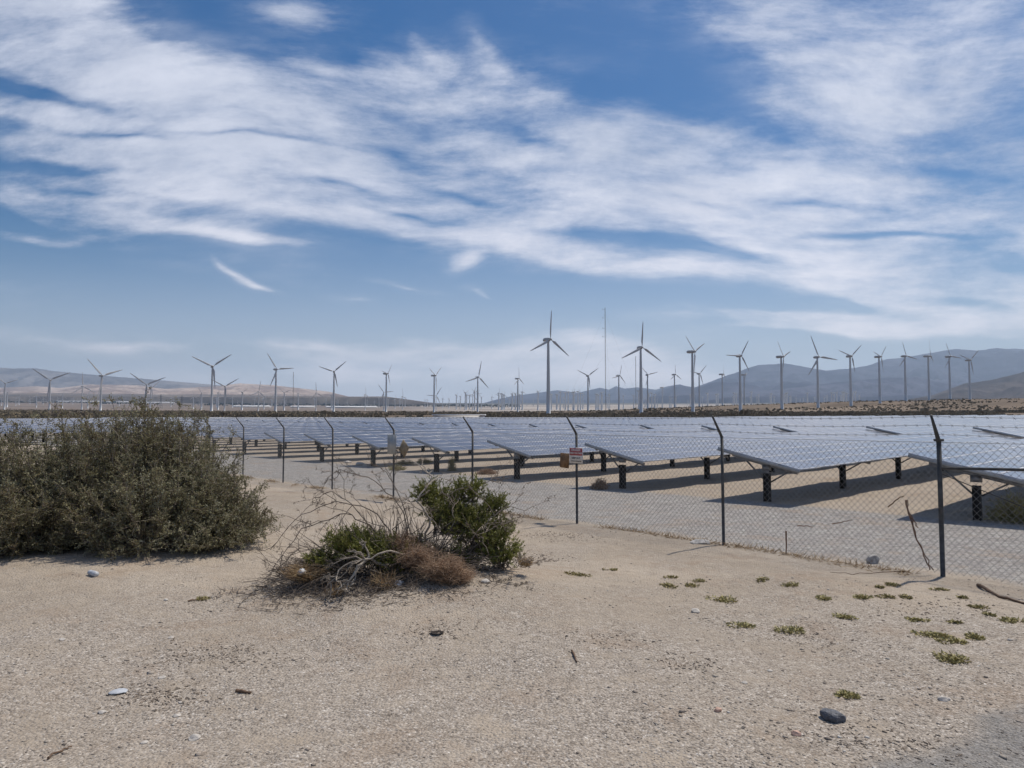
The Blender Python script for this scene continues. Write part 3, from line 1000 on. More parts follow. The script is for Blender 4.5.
# ------------------------------------------------------------------ distant scrub
def lumps(N, Dlo, Dhi, pxlo, pxhi, size, name, m, seed, power=1., keep=None):
    g = np.random.default_rng(seed)
    u = g.random(N)
    D = (Dlo ** (1 - power) + u * (Dhi ** (1 - power) - Dlo ** (1 - power))) ** (1 / (1 - power)) if power != 1 else Dlo * (Dhi / Dlo) ** u
    px = g.uniform(pxlo, pxhi, N)
    x = (px - 512) / F * D; y = D
    if keep is not None:
        k = keep(px, D, x, y, g); x, y, D, px = x[k], y[k], D[k], px[k]
    N = len(x)
    z = gz(x, y)
    s = size * g.lognormal(0, .35, N)
    # rough tuft: 7 jagged leaf plates round a centre
    K = 9
    a = g.uniform(0, 2 * math.pi, (N, K)); rr = g.uniform(.15, 1., (N, K)); hh = g.uniform(.35, 1., (N, K))
    cx = x[:, None] + np.cos(a) * rr * s[:, None] * .6; cy = y[:, None] + np.sin(a) * rr * s[:, None] * .6
    cz = z[:, None] + hh * s[:, None] * .42
    w = g.uniform(.2, .45, (N, K)) * s[:, None]
    th = g.uniform(0, math.pi, (N, K))
    dx, dy = np.cos(th) * w, np.sin(th) * w
    tl = g.uniform(-.6, .6, (N, K)) * w
    p = np.stack([np.stack([cx - dx, cy - dy, cz - w * .9 + tl], -1), np.stack([cx + dx, cy + dy, cz - w * .9 - tl], -1),
                  np.stack([cx + dx * .7, cy + dy * .7 + tl, cz + w * .8], -1), np.stack([cx - dx * .5, cy - dy * .5 - tl, cz + w], -1)], 2).reshape(-1, 3)
    f = np.arange(len(p)).reshape(-1, 4)
    val = np.repeat(np.clip(g.normal(.5, .22, (N,)), 0, 1)[:, None] + g.uniform(-.15, .15, (N, K)), 4, axis=1).reshape(-1)
    mb = MB(); mb.add(p, f, 0, np.clip(val, 0, 1))
    return mb.build(name, m)


def keep_sc(px, D, x, y, g):
    s = (x - A0[0]) * U[0] + (y - A0[1]) * U[1]
    v = (x - A0[0]) * V[0] + (y - A0[1]) * V[1]
    out = D > 182
    bare = fbm(x / 45 + 3, y / 45, 3) > .60
    return out & ~bare


o = lumps(30000, 180, 1400, -40, 1064, .85, 'scrub', M['scrub'], 4, 1., keep_sc)
tag(o, 'low brown and olive desert scrub covering the plain behind the solar field', 'scrub', kind='stuff')
o = lumps(5000, 3900, 6200, -40, 520, 6, 'distant_trees', M['trees'], 6, 1., lambda px, D, x, y, g: (fbm(x / 500, y / 300, 3) > .52))
tag(o, 'dark belts of trees and brush far off on the left of the plain', 'trees', kind='stuff')


# ------------------------------------------------------------------ plants nearby
def leaf_quads(mb, c, d, ln, wd, val, g, mat_=0):
    """many diamond leaves: centres c, directions d (N,3), length ln, width wd"""
    N = len(c)
    d = d / (np.linalg.norm(d, axis=1)[:, None] + 1e-9)
    r = g.normal(size=(N, 3)); s = np.cross(d, r); s /= np.linalg.norm(s, axis=1)[:, None] + 1e-9
    ln = np.broadcast_to(ln, (N,))[:, None]; wd = np.broadcast_to(wd, (N,))[:, None]
    p = np.stack([c, c + d * ln * .45 + s * wd * .5, c + d * ln, c + d * ln * .45 - s * wd * .5], 1).reshape(-1, 3)
    mb.add(p, np.arange(4 * N).reshape(-1, 4), mat_, np.repeat(val, 4))


def curve(g, a, b, bend=.12, k=6, sag=0.):
    a = np.array(a, float); b = np.array(b, float); L = np.linalg.norm(b - a)
    t = np.linspace(0, 1, k)[:, None]
    o1 = g.normal(size=3) * bend * L; o2 = g.normal(size=3) * bend * L * .5
    return a + (b - a) * t + o1 * (t * (1 - t) * 4) * .5 + o2 * np.sin(t * math.pi * 2) * .4 + np.array([0, 0, sag]) * (t * (1 - t) * 4)


def bush(name, lobes, label, cat, leafmat, nbr, twigs, leaves, ln, wd, seed, stem_r=.018, leafbias=None, spread=.6):
    """lobes: (x, y, rx, ry, h, weight); branches fan out of each lobe's foot"""
    g = np.random.default_rng(seed)
    x0, y0 = lobes[0][0], lobes[0][1]
    e = empty(name, (x0, y0, float(gz(x0, y0)))); tag(e, label, cat)
    st = MB(); lf = MB()
    org = np.array([x0, y0, float(gz(x0, y0))])
    W = np.array([l[5] for l in lobes]); W = W / W.sum()
    for li, l in enumerate(lobes):
        for b in range(int(nbr * W[li])):
            th = g.uniform(0, 2 * math.pi); ph = math.acos(g.uniform(-.02, 1.)) 
            rad = g.uniform(.5, 1.) ** .7 * g.normal(1., .05)
            lumpy = .74 + .50 * float(fbm(np.array(th * 1.4 + li * 5), np.array(ph * 2.2 + seed), 3))
            lumpy = min(lumpy, 1.07)
            tip = np.array([l[0] + l[2] * math.cos(th) * math.sin(ph) * rad * lumpy, l[1] + l[3] * math.sin(th) * math.sin(ph) * rad * lumpy,
                            float(gz(l[0], l[1])) + .10 + l[4] * math.cos(ph) * rad * lumpy])
            foot = np.array([l[0] + l[2] * .25 * math.cos(th) * g.random(), l[1] + l[3] * .25 * math.sin(th) * g.random(), 0])
            foot[2] = float(gz(foot[0], foot[1])) - .03
            c = curve(g, foot, tip, .10, 7) - org
            st.tube(c, np.linspace(stem_r * g.uniform(.5, 1.1), .003, 7), 4, 0, g.uniform(0, .7), cap=False)
            tone = float(np.clip(g.normal(.30, .10) + .5 * float(fbm(np.array(tip[0] * 1.6 + seed), np.array(tip[2] * 1.9 + tip[1]), 3)) - .1, 0, 1))
            for q in range(twigs):
                tq = 1 - .5 * g.random() ** 1.5
                i0 = tq * 6; ii = int(min(i0, 5)); base = c[ii] * (1 - (i0 - ii)) + c[ii + 1] * (i0 - ii)
                dirv = (c[-1] - c[0]); dirv /= np.linalg.norm(dirv)
                dv = dirv * .55 + g.normal(size=3) * spread + np.array([0, 0, .12]); dv /= np.linalg.norm(dv)
                tl = g.uniform(.08, .24)
                tw = curve(g, base, base + dv * tl, .1, 3)
                st.tube(tw, np.linspace(.004, .0015, 3), 3, 0, g.uniform(.1, .9), cap=False)
                k = leaves
                tt = g.random(k)[:, None]
                pc = base + dv * tl * tt + g.normal(size=(k, 3)) * .012
                dd = dv + g.normal(size=(k, 3)) * .75
                tipf = tone + .25 * (tt[:, 0] - .5) + g.normal(0, .12, k)
                leaf_quads(lf, pc, dd, ln * g.uniform(.6, 1.3, k), wd * g.uniform(.7, 1.2, k), np.clip(tipf, 0, 1), g)
    st.build('branches', M['bark'], e)
    lf.build('foliage', leafmat, e)
    return e


def at(px, D): return (px - 512) / F * D


# big saltbush at the left
bush('saltbush', [
    (-6.35, 11.8, 1.30, 1.35, 2.44, 1.2),
    (-5.5, 11.8, 1.05, 1.2, 2.14, .9),
    (-7.25, 11.5, 1.15, 1.3, 2.12, 1.0),
    (-4.62, 11.3, .78, .95, 1.18, .55),
    (-5.6, 10.9, 1.3, 1.0, 1.22, .65),
    (-8.4, 11.4, 1.2, 1.3, 1.95, .9),
    (-7.3, 10.8, 1.3, .95, 1.15, .6),
], 'large rounded grey-green saltbush on the sand at the left edge', 'bush', M['saltleaf'], 2150, 13, 14, .038, .015, 5, .016, spread=.8)


# ---- the half-dead shrub in the middle
SH = Vector((at(405, 9.2), 9.2, 0))


def green_clump(mbs, mbl, g, cpx, cpy, D, rx, rz, n, org, ln=.035, wd=.010, dens=26, ry=None):
    r = ray(cpx, cpy); c = np.array([r[0] / r[1] * D, D, EYE + r[2] / r[1] * D])
    ry = ry or rx * .8
    for b in range(n):
        d = g.normal(size=3); d /= np.linalg.norm(d); d[2] = abs(d[2]) * .9 - .25
        tip = c + d * np.array([rx, ry, rz]) * g.uniform(.5, 1.08)
        a = c + np.array([g.normal() * rx * .25, g.normal() * ry * .25, -rz * .7])
        cv = curve(g, a, tip, .12, 5) - org
        mbs.tube(cv, np.linspace(.007, .002, 5), 4, 0, g.uniform(0, .6), cap=False)
        tone = np.clip(g.normal(.45, .2), 0, 1)
        for q in range(5):
            t = g.uniform(.5, 1.); i0 = t * 4; ii = int(min(i0, 3)); base = cv[ii] * (1 - i0 + ii) + cv[ii + 1] * (i0 - ii)
            dv = d * .5 + g.normal(size=3) * .6 + np.array([0, 0, .55]); dv /= np.linalg.norm(dv)
            tl = g.uniform(.07, .17)
            tt = g.random(dens)[:, None]
            leaf_quads(mbl, base + dv * tl * tt, dv + g.normal(size=(dens, 3)) * .55, ln * g.uniform(.6, 1.2, dens), wd, np.clip(tone + g.normal(0, .14, dens), 0, 1), g)


g = np.random.default_rng(77)
root = Vector((at(400, 9.1), 9.1, 0)); root.z = float(gz(root.x, root.y))
sh = empty('desert_shrub', root)
tag(sh, 'half-dead desert shrub of bare twisted branches and green clumps on a sand mound', 'shrub')
org = np.array(root)
mbs, mbl = MB(), MB()
for (cx_, cy_, D, rx, rz, n) in ((352, 545, 8.9, .44, .33, 120), (385, 552, 8.8, .34, .26, 80), (322, 562, 8.8, .22, .16, 24), (415, 550, 9.1, .22, .24, 30), (400, 572, 8.9, .3, .12, 30),
                                  (450, 512, 9.3, .42, .40, 95), (480, 528, 9.2, .48, .48, 110), (500, 552, 9.1, .26, .3, 50), (432, 492, 9.5, .26, .24, 42), (468, 490, 9.4, .24, .22, 36), (492, 505, 9.3, .2, .2, 26), (455, 560, 9.1, .4, .24, 60), (480, 580, 9.0, .3, .12, 24)):
    green_clump(mbs, mbl, g, cx_, cy_, D, rx, rz, n, org)
mbs.build('branches', M['bark'], sh)
mbl.build('foliage', M['green'], sh)
# bare crooked limbs
mbs = MB()


def limb(pts_px, r0, tone, forks=3, kids=True, depth=0):
    """pts_px: (px, py, D) waypoints"""
    P_ = []
    for px, py, D in pts_px:
        r = ray(px, py); P_.append([r[0] / r[1] * D, D, EYE + r[2] / r[1] * D])
    P_ = np.array(P_)
    # subdivide and roughen
    t = np.linspace(0, len(P_) - 1, len(P_) * 4)
    Q = np.stack([np.interp(t, np.arange(len(P_)), P_[:, k]) for k in range(3)], -1)
    Q[1:-1] += g.normal(size=(len(Q) - 2, 3)) * .014
    grow(Q, r0, tone, forks)


def grow(Q, r0, tone, forks):
    n = len(Q)
    mbs.tube(Q - org, np.linspace(r0, r0 * .35, n), 6, 0, tone)
    if forks <= 0: return
    L = np.linalg.norm(Q[-1] - Q[0])
    for k in range(int(2 + forks)):
        i = g.integers(n // 3, n - 1)
        d = Q[min(i + 1, n - 1)] - Q[i - 1]; d /= np.linalg.norm(d) + 1e-9
        d = d + g.normal(size=3) * .65; d /= np.linalg.norm(d)
        L2 = L * g.uniform(.18, .42)
        e2 = Q[i] + d * L2
        e2[2] = max(e2[2], float(gz(e2[0], e2[1])) + .02)
        c = curve(g, Q[i], e2, .16, 7)
        c[1:] += g.normal(size=(6, 3)) * .008
        grow(c, max(r0 * .5, .0022), tone + g.uniform(-.15, .15), forks - 1)


LIMBS = [
    ([(405, 575, 8.9), (370, 558, 8.5), (355, 570, 8.3), (342, 598, 8.2)], .024, 1.),
    ([(412, 555, 8.7), (385, 552, 8.4), (350, 562, 8.3), (325, 588, 8.2)], .015, .9),
    ([(400, 570, 8.9), (368, 525, 8.9), (345, 512, 8.9), (300, 530, 8.9), (277, 562, 8.8)], .016, .45),
    ([(405, 560, 9.0), (380, 515, 9.1), (340, 500, 9.2), (300, 515, 9.1), (270, 550, 9.1)], .014, .4),
    ([(395, 560, 9.1), (352, 505, 9.3), (330, 492, 9.3), (312, 500, 9.4)], .011, .4),
    ([(415, 560, 9.1), (400, 505, 9.3), (372, 478, 9.4), (340, 470, 9.5), (325, 484, 9.5)], .013, .45),
    ([(420, 560, 9.1), (405, 510, 9.2), (390, 476, 9.4), (395, 460, 9.5)], .014, .5),
    ([(425, 560, 9.1), (430, 520, 9.0), (415, 500, 9.0), (432, 480, 9.2), (428, 468, 9.3)], .017, .85),
    ([(430, 560, 9.0), (440, 530, 8.8), (428, 512, 8.8), (400, 502, 8.9)], .014, .8),
    ([(430, 565, 9.0), (455, 520, 8.9), (450, 495, 9.1), (470, 485, 9.2)], .014, .7),
    ([(440, 570, 9.0), (480, 530, 8.8), (500, 510, 8.9), (520, 500, 9.0)], .012, .7),
    ([(440, 575, 9.0), (490, 555, 8.7), (480, 535, 8.7), (505, 520, 8.8)], .012, .75),
    ([(450, 580, 8.9), (500, 575, 8.6), (525, 560, 8.7)], .010, .7),
    ([(470, 583, 8.6), (490, 580, 8.5), (510, 588, 8.4), (524, 589, 8.4)], .013, .6),
    ([(405, 580, 8.9), (350, 580, 8.6), (300, 570, 8.6), (268, 572, 8.7)], .012, .4),
    ([(400, 575, 8.9), (340, 565, 8.7), (300, 548, 8.8), (262, 575, 8.7)], .011, .4),
    ([(410, 570, 8.9), (330, 545, 8.8), (290, 555, 8.7), (275, 590, 8.4)], .009, .4),
    ([(380, 575, 8.6), (390, 590, 8.3), (372, 597, 8.2), (366, 604, 8.1)], .010, .45),
    ([(430, 570, 8.9), (470, 500, 9.2), (490, 480, 9.3), (498, 478, 9.3)], .011, .6),
]
for pts_, r_, tone_ in LIMBS: limb(pts_, r_ * (1. if tone_ > .8 else .66), tone_ * (1. if tone_ > .8 else .75), 3)
for k in range(800):
    a = g.uniform(0, 2 * math.pi); q = g.random() ** .5
    x = root.x - .15 + math.cos(a) * q * 1.45; y = root.y - .1 + math.sin(a) * q * .7
    top = .85 * (1 - q ** 2) + .1
    p0 = np.array([x * .75 + root.x * .25, y * .75 + root.y * .25, 0]); p0[2] = float(gz(p0[0], p0[1])) + g.uniform(0, top * .6)
    p1 = np.array([x + g.normal() * .15, y + g.normal() * .1, float(gz(x, y)) + g.uniform(.05, top)])
    mbs.tube(curve(g, p0, p1, .15, 6) - org, np.linspace(.0055, .0018, 6), 4, 0, g.uniform(.05, .75), cap=False)
mbs.build('bare_limbs', M['bark'], sh, smooth=True)


def hair_mass(name, px, py, D, rx, rz, n, m, label, cat, parent=None, r=.0016, up=.2, ry=None, base_frac=.9, lo=0., hi=1., dirb=(0, 0, 0)):
    rr = ray(px, py); c = np.array([rr[0] / rr[1] * D, D, EYE + rr[2] / rr[1] * D]); ry = ry or rx
    mb = MB()
    for k in range(n):
        d = g.normal(size=3) + np.array(dirb); d /= np.linalg.norm(d); d[2] = d[2] * .8 + up
        a = c + g.normal(size=3) * np.array([rx, ry, rz]) * .22 - np.array([0, 0, rz * .4])
        tip = c + d * np.array([rx, ry, rz]) * g.uniform(.6, 1.05)
        tip[2] = max(tip[2], float(gz(tip[0], tip[1])) + .005)
        mb.tube(curve(g, a, tip, .22, 5) - c, np.linspace(r * 1.5, r * .6, 5), 3, 0, g.uniform(lo, hi), cap=False)
    if parent is not None:
        o = mb.build(name, m, parent); o.location = Vector(c) - parent.location
    else:
        o = mb.build(name, m); o.location = c; tag(o, label, cat)
    return o


tw = empty('tumbleweed', hit(440, 585))
tag(tw, 'dry reddish brown tumbleweed caught at the foot of the half-dead shrub', 'tumbleweed')
hair_mass('twigs', 412, 552, 8.6, .30, .22, 650, M['tumble'], '', '', tw, r=.0016, dirb=(.9, -.3, -.35), up=0)
hair_mass('twigs', 438, 564, 8.45, .34, .21, 1200, M['tumble'], '', '', tw, r=.0016, dirb=(.9, -.3, -.3), up=0)
hair_mass('twigs', 452, 573, 8.4, .30, .17, 900, M['tumble'], '', '', tw, r=.0016, dirb=(.6, -.2, -.1), up=0)
hair_mass('twigs', 400, 540, 8.8, .26, .2, 220, M['tumble'], '', '', tw, r=.0016, dirb=(.5, -.2, .2), up=0)
for (px, py, D, rx, rz, n, lab) in ((305, 572, 8.6, .34, .14, 330, 'straw-coloured dry grass at the left foot of the half-dead shrub'),
                                     (385, 585, 8.35, .24, .17, 260, 'straw-coloured dry grass under the pale limb in front of the shrub'),
                                     (525, 562, 8.9, .16, .08, 130, 'orange-brown dry grass at the right foot of the half-dead shrub'),
                                     (338, 592, 8.3, .20, .10, 160, 'thin dry grass where the shadow falls at the mound\'s front')):
    hair_mass('dry_grass_tuft', px, py, D, rx, rz, n, M['drygrass'], lab, 'dry grass', r=.0022, up=.35)
# brush litter under the shrub
mb = MB()
for k in range(420):
    a = g.uniform(0, 2 * math.pi); rr = g.random() ** .6
    x = root.x - .35 + math.cos(a) * rr * 1.75; y = root.y - .55 + math.sin(a) * rr * .85
    th = g.uniform(0, math.pi); L = g.uniform(.05, .3)
    p0 = np.array([x, y, float(gz(x, y)) + .012]); x1, y1 = x + math.cos(th) * L, y + math.sin(th) * L
    p1 = np.array([x1, y1, float(gz(x1, y1)) + g.uniform(.01, .05)])
    mb.tube(curve(g, p0, p1, .08, 4), [.004, .004, .003, .002], 4, 0, g.uniform(0, .8), cap=False)
o = mb.build('twig_litter', M['bark']); tag(o, 'fallen twigs scattered round the foot of the shrub', 'twigs', kind='stuff')


# brown crumbs and bits of bark lying in loose patches
mb = MB()
for px, py, rx, ry, n in ((218, 655, .75, .30, 420), (160, 697, .45, .16, 260), (437, 630, .35, .18, 160), (600, 640, .4, .2, 90), (690, 662, .35, .16, 110), (300, 592, .8, .35, 620),
                          (350, 600, .5, .2, 360), (540, 560, .5, .25, 200), (820, 640, .6, .3, 120), (930, 610, .9, .35, 200), (560, 536, .9, .3, 260), (420, 594, .9, .2, 240), (880, 740, .6, .2, 160)):
    p = hit(px, py)
    for k in range(n):
        x = p.x + g.normal() * rx * .5; y = p.y + g.normal() * ry * .8
        L = g.uniform(.004, .016); th = g.uniform(0, math.pi)
        a = np.array([x, y, float(gz(x, y)) + .003]); d = np.array([math.cos(th), math.sin(th), g.uniform(0, .3)]) * L
        mb.tube([a - d, a + d], L * .3, 4, 0, g.uniform(.2, .75))
o = mb.build('soil_crumbs', M['bark']); tag(o, 'brown crumbs and bark bits in loose patches on the sand', 'litter', kind='stuff')
# dark dry brush lying low on the left of the shrub
mb = MB()
for k in range(900):
    px = g.uniform(278, 420); py = g.uniform(562, 600) - 10 * max(0, (px - 330) / 90)
    p = hit(px, py)
    L = g.uniform(.12, .42); th = g.uniform(0, math.pi)
    a = np.array([p.x, p.y, float(gz(p.x, p.y)) + .01]); e2 = a + np.array([math.cos(th) * L, math.sin(th) * L * .6, 0])
    e2[2] = float(gz(e2[0], e2[1])) + g.uniform(.02, .16)
    mb.tube(curve(g, a, e2, .14, 5), np.linspace(.004, .0015, 5), 3, 0, g.uniform(0, .6), cap=False)
o = mb.build('fallen_brush', M['bark']); tag(o, 'low tangle of fallen dark brush at the left foot of the shrub', 'brush', kind='stuff')


# small plants beyond and along the fence
def small_bush(px, py, rx, h, m, label, n=260, name='small_bush', r=.004):
    p = hit(px, py); 
    mb = MB()
    for k in range(n):
        th = g.uniform(0, 2 * math.pi); ph = math.acos(g.random())
        tip = np.array([math.cos(th) * math.sin(ph) * rx, math.sin(th) * math.sin(ph) * rx, h * math.cos(ph)]) * g.uniform(.6, 1.08)
        mb.tube(curve(g, g.normal(size=3) * np.array([rx * .15, rx * .15, 0]), tip, .12, 4), np.linspace(r, r * .5, 4), 3, 0, g.uniform(0, 1), cap=False)
        leaf_quads(mb, tip[None, :] * g.uniform(.5, 1, (6, 1)) + g.normal(size=(6, 3)) * .02, tip + g.normal(size=(6, 3)) * .2, .06, .02, g.uniform(0, 1, 6), g)
    o = mb.build(name, m); o.location = p; tag(o, label, 'bush')


small_bush(600, 489, .28, .32, M['tumble'], 'round brown dry bush in the yard just right of the danger sign')
small_bush(487, 474, .45, .22, M['tumble'], 'low brown bush under the panels left of the danger sign')
small_bush(1018, 521, .6, .6, M['weed'], 'olive brown bush under the panels at the right edge', n=420)
small_bush(452, 471, .2, .62, M['weed'], 'slim green bush rising at the fence behind the shrub', n=160)
for px, py, lab in ((405, 464, 'green weeds behind the pale grey sign plate'), (425, 463, 'green weeds under the panels, second clump right of the sign plate'), (397, 470, 'green weeds at the foot of the sign plate post')):
    small_bush(px, py, .45, .22, M['weed'], lab, n=150, name='green_weeds')

# low green mats on the sand
MATS = [(720.6, 600, 22), (670, 586, 14), (689, 586, 12), (699, 581, 10), (672, 577.5, 10), (741, 626.6, 18), (792.6, 630, 23), (843.6, 617.6, 18), (821.5, 599, 16),
        (788, 585, 14), (762, 580, 10), (863, 597.7, 16), (884, 597, 12), (891, 585.7, 12), (915.6, 620.6, 14), (939, 590, 12), (976, 607.5, 12), (988, 615, 8), (957, 623, 10),
        (936, 635, 26), (950, 642, 22), (975.6, 638, 18), (947.5, 659, 30), (846, 696, 18), (1011, 620.6, 20), (880, 588, 8), (963, 598, 8), (907, 598, 10), (582, 575.5, 18), (612, 570, 8), (200, 600, 10)]
for i, (px, py, w) in enumerate(MATS):
    p = hit(px, py); D = p.y; rx = w / F * D * .5 * 1.05
    mb = MB(); n = int(150 * (w / 18) ** 1.4) + 40
    green_ = px > 700 and w > 13
    lobes_ = [(g.normal() * rx * .45, g.normal() * rx * .35, g.uniform(.45, .8)) for _ in range(4)]
    for lx, ly, s_ in lobes_:
        k = n // 4
        a = g.uniform(0, 2 * math.pi, k); rr = g.random(k) ** .6 * rx * s_
        cx = lx + np.cos(a) * rr; cy = ly + np.sin(a) * rr * 1.1
        cz = gz(p.x + cx, p.y + cy) - p.z + .004
        d = np.stack([np.cos(a) * .5, np.sin(a) * .5, np.full(k, .05)], -1) + g.normal(size=(k, 3)) * .22
        d[:, 2] = abs(d[:, 2])
        leaf_quads(mb, np.stack([cx, cy, cz], -1), d, .035, .016, np.clip(g.normal(.55 if green_ else .35, .22, k), 0, 1), g)
    o = mb.build('weed_mat', M['weed']); o.location = p
    lab = 'flat mat of %s weed on the sand, %s from left' % ('green' if green_ else 'dull olive', ORD[sorted(m_[0] for m_ in MATS).index(px)])
    tag(o, lab, 'weed', 'low weed mats on the sand')

# dry grass along the fence foot
mb = MB()
for k in range(10500):
    sv = g.uniform(-2.5, 40) ; off = g.normal(0, .13)
    if vnoise(sv * 1.3, 4.) < .42: continue
    pp = FP[1] + V * sv - U * (.05 + abs(off)) + U * (.08 * g.random())
    L = g.uniform(.04, .15)
    d = g.normal(size=3) * .8; d[2] = abs(d[2]) * .6 + .12; d /= np.linalg.norm(d)
    b0 = np.array([pp[0], pp[1], float(gz(*pp)) + .003])
    leaf_quads(mb, b0[None], d[None], L, .008, np.array([g.uniform(0, 1)]), g)
o = mb.build('dry_grass', M['drygrass']); tag(o, 'thin straw-coloured dry grass along the foot of the fence', 'grass', kind='stuff')


# ------------------------------------------------------------------ stones and litter
def stone(px, py, w, m, label, name='stone', cat='stone', flat=.5, group=None, long=1.):
    p = hit(px, py); s = w / F * p.y * .5
    bm_v = []; 
    import bmesh
    bm = bmesh.new(); bmesh.ops.create_icosphere(bm, subdivisions=3 if w > 12 else 2, radius=1)
    sd = g.uniform(0, 50)
    cuts = [(Vector(g.normal(size=3)).normalized(), g.uniform(.55, .85)) for _ in range(7)]
    for v in bm.verts:
        for nrm, dd in cuts:
            k = v.co.dot(nrm)
            if k > dd: v.co -= nrm * (k - dd)
        n_ = float(fbm(np.array(v.co.x * 1.8 + sd), np.array(v.co.y * 1.8 + v.co.z), 3)) - .5
        v.co *= 1 + n_ * .35
        v.co = Vector((v.co.x * s * long, v.co.y * s * .8, v.co.z * s * flat))
    me = bpy.data.meshes.new(name); bm.to_mesh(me); bm.free(); me.materials.append(m)
    o = bpy.data.objects.new(name, me); col.objects.link(o)
    o.location = p + Vector((0, 0, s * flat * .35)); o.rotation_euler = (0, 0, g.uniform(-.5, .5))
    tag(o, label, cat, group)
    return o


o = stone(833, 719, 24, M['darkrock'], 'dark blue-grey rock on the gravel at lower right', 'rock', 'rock', .65); o.rotation_euler = (0, .25, -.7)
stone(718, 711, 9, M['pinkrock'], 'small pinkish stone left of the dark rock', flat=.7)
stone(796, 735, 10, M['pinkrock'], 'pinkish stone just below left of the dark rock', flat=.7)
stone(874, 563, 15, M['greyrock'], 'grey concrete chunk at the fence foot, left of the rightmost post', 'concrete_chunk', 'rock', .8)
stone(700, 543.5, 20, M['greyrock'], 'flat heap of grey rubble at the fence foot, left of the second post', 'rubble', 'rubble', .35)
stone(118, 692, 18, M['plastic'], 'flat pale grey slab lying on the gravel at lower left', flat=.2)
for px, py, w, lab in ((102, 713, 9, 'white stone just below the flat pale slab'), (177, 716, 9, 'bright white stone right of the flat pale slab'), (180, 703, 5, 'tiny white stone above the bright white one'),
                       (144, 743, 8, 'white stone near the bottom edge at lower left, left of two'), (195, 739, 14, 'flat white stone near the bottom edge at lower left, right of two'),
                       (62, 640, 7, 'white stone by itself on the sand at far left'), (171, 638, 7, 'small white stone below the large saltbush'), (162, 678, 9, 'pale stone above the bright white one'),
                       (695, 612, 12, 'pale flat stone left of the green weed mats'), (770, 671, 6, 'small white stone at the middle right of the gravel'), (944, 700, 12, 'white flat stone at the edge of the grey shoulder'),
                       (745, 683, 7, 'small white stone above the pinkish one'), (802, 735, 5, 'tiny white stone beside the lower pinkish stone'), (1010, 640, 6, 'small white stone at the right edge'),
                       (348, 463, 8, 'pale stone at the track edge, left of three'), (360, 465, 10, 'pale stone at the track edge, middle of three'), (366, 466, 8, 'pale stone at the track edge, right of three'),
                       (400, 583, 9, 'white scrap under the front of the shrub'), (486, 582, 12, 'white scrap at the right foot of the tumbleweed')):
    stone(px, py, w, M['paleroc'], lab, flat=.45)


# pebbles as stuff
def pebbles(N, seed, smin, smax, zone, name, lab, cat='pebbles'):
    g2_ = np.random.default_rng(seed); mb = MB()
    px = g2_.uniform(-40, 1070, N); D = 4.2 * (zone / 4.2) ** g2_.random(N)
    x = (px - 512) / F * D; y = D
    s = (x - A0[0]) * U[0] + (y - A0[1]) * U[1]
    dens = fbm(x * .8, y * .8, 4)
    k = (s < SF + 5) & (dens > g2_.uniform(.3, .62, N)); x, y = x[k], y[k]; N = len(x)
    z = gz(x, y); sz = g2_.uniform(smin, smax, N) * g2_.lognormal(0, .45, N)
    oc = np.array([[1, 0, 0], [0, 1, 0], [-1, 0, 0], [0, -1, 0], [0, 0, .7], [0, 0, -.5]], float)
    v = oc[None] * (1 + g2_.normal(0, .22, (N, 6, 3)))
    a = g2_.uniform(0, 6.28, N); c_, s_ = np.cos(a), np.sin(a)
    vx = v[..., 0] * c_[:, None] - v[..., 1] * s_[:, None]; vy = v[..., 0] * s_[:, None] + v[..., 1] * c_[:, None]
    p = np.stack([x[:, None] + vx * sz[:, None], y[:, None] + vy * sz[:, None], z[:, None] + (v[..., 2] * .7 + .08) * sz[:, None]], -1)
    fo = np.array([[0, 1, 4], [1, 2, 4], [2, 3, 4], [3, 0, 4], [1, 0, 5], [2, 1, 5], [3, 2, 5], [0, 3, 5]])
    f = (fo[None] + (np.arange(N) * 6)[:, None, None]).reshape(-1, 3)
    mb.add(p.reshape(-1, 3), f, 0, np.repeat(np.clip(g2_.normal(.5, .25, N), 0, 1), 6))
    o = mb.build(name, M['pebble']); tag(o, lab, cat, kind='stuff')


pebbles(20000, 21, .003, .0075, 9.5, 'gravel', 'fine gravel scattered over the sand in the foreground')
pebbles(1400, 22, .006, .012, 15, 'pebbles', 'loose pebbles scattered over the sand')

# burrow hole, sticks, can, scraps
p = hit(437, 634); mb = MB(); a = np.linspace(0, 2 * math.pi, 17)[:-1]
ring = np.array([[math.cos(q) * .065 * (1 + .2 * math.sin(3 * q)), math.sin(q) * .055, .012] for q in a])
ring2 = ring * 1.5; ring2[:, 2] = 0.0
ctr = np.array([[0, 0.02, -.05 + .055]])
v = np.concatenate([ring, ring * .6 + np.array([0, 0, -.006])]); f = [[i, (i + 1) % 16, 16 + (i + 1) % 16, 16 + i] for i in range(16)]
mb.add(v, f); mb.f.append(np.array([[16, 16 + i, 17 + i] for i in range(1, 15)])); mb.m.append(np.zeros(14, int))
o = mb.build('burrow_hole', M['hole']); o.location = p + Vector((0, 0, .004)); tag(o, 'small dark burrow hole in the sand below the shrub', 'hole')


def stick(pts, r, label, m='stick', name='stick', cat='stick', lift=.012):
    P_ = [hit(*q) + Vector((0, 0, lift)) for q in pts]
    mb = MB(); o0 = P_[0]
    q = np.array([list(a_ - o0) for a_ in P_])
    t = np.linspace(0, len(q) - 1, len(q) * 3); q = np.stack([np.interp(t, np.arange(len(P_)), q[:, k]) for k in range(3)], -1)
    q[1:-1] += g.normal(size=(len(q) - 2, 3)) * .006
    mb.tube(q, np.linspace(r, r * .5, len(q)), 6)
    o = mb.build(name, M[m]); o.location = o0; tag(o, label, cat)


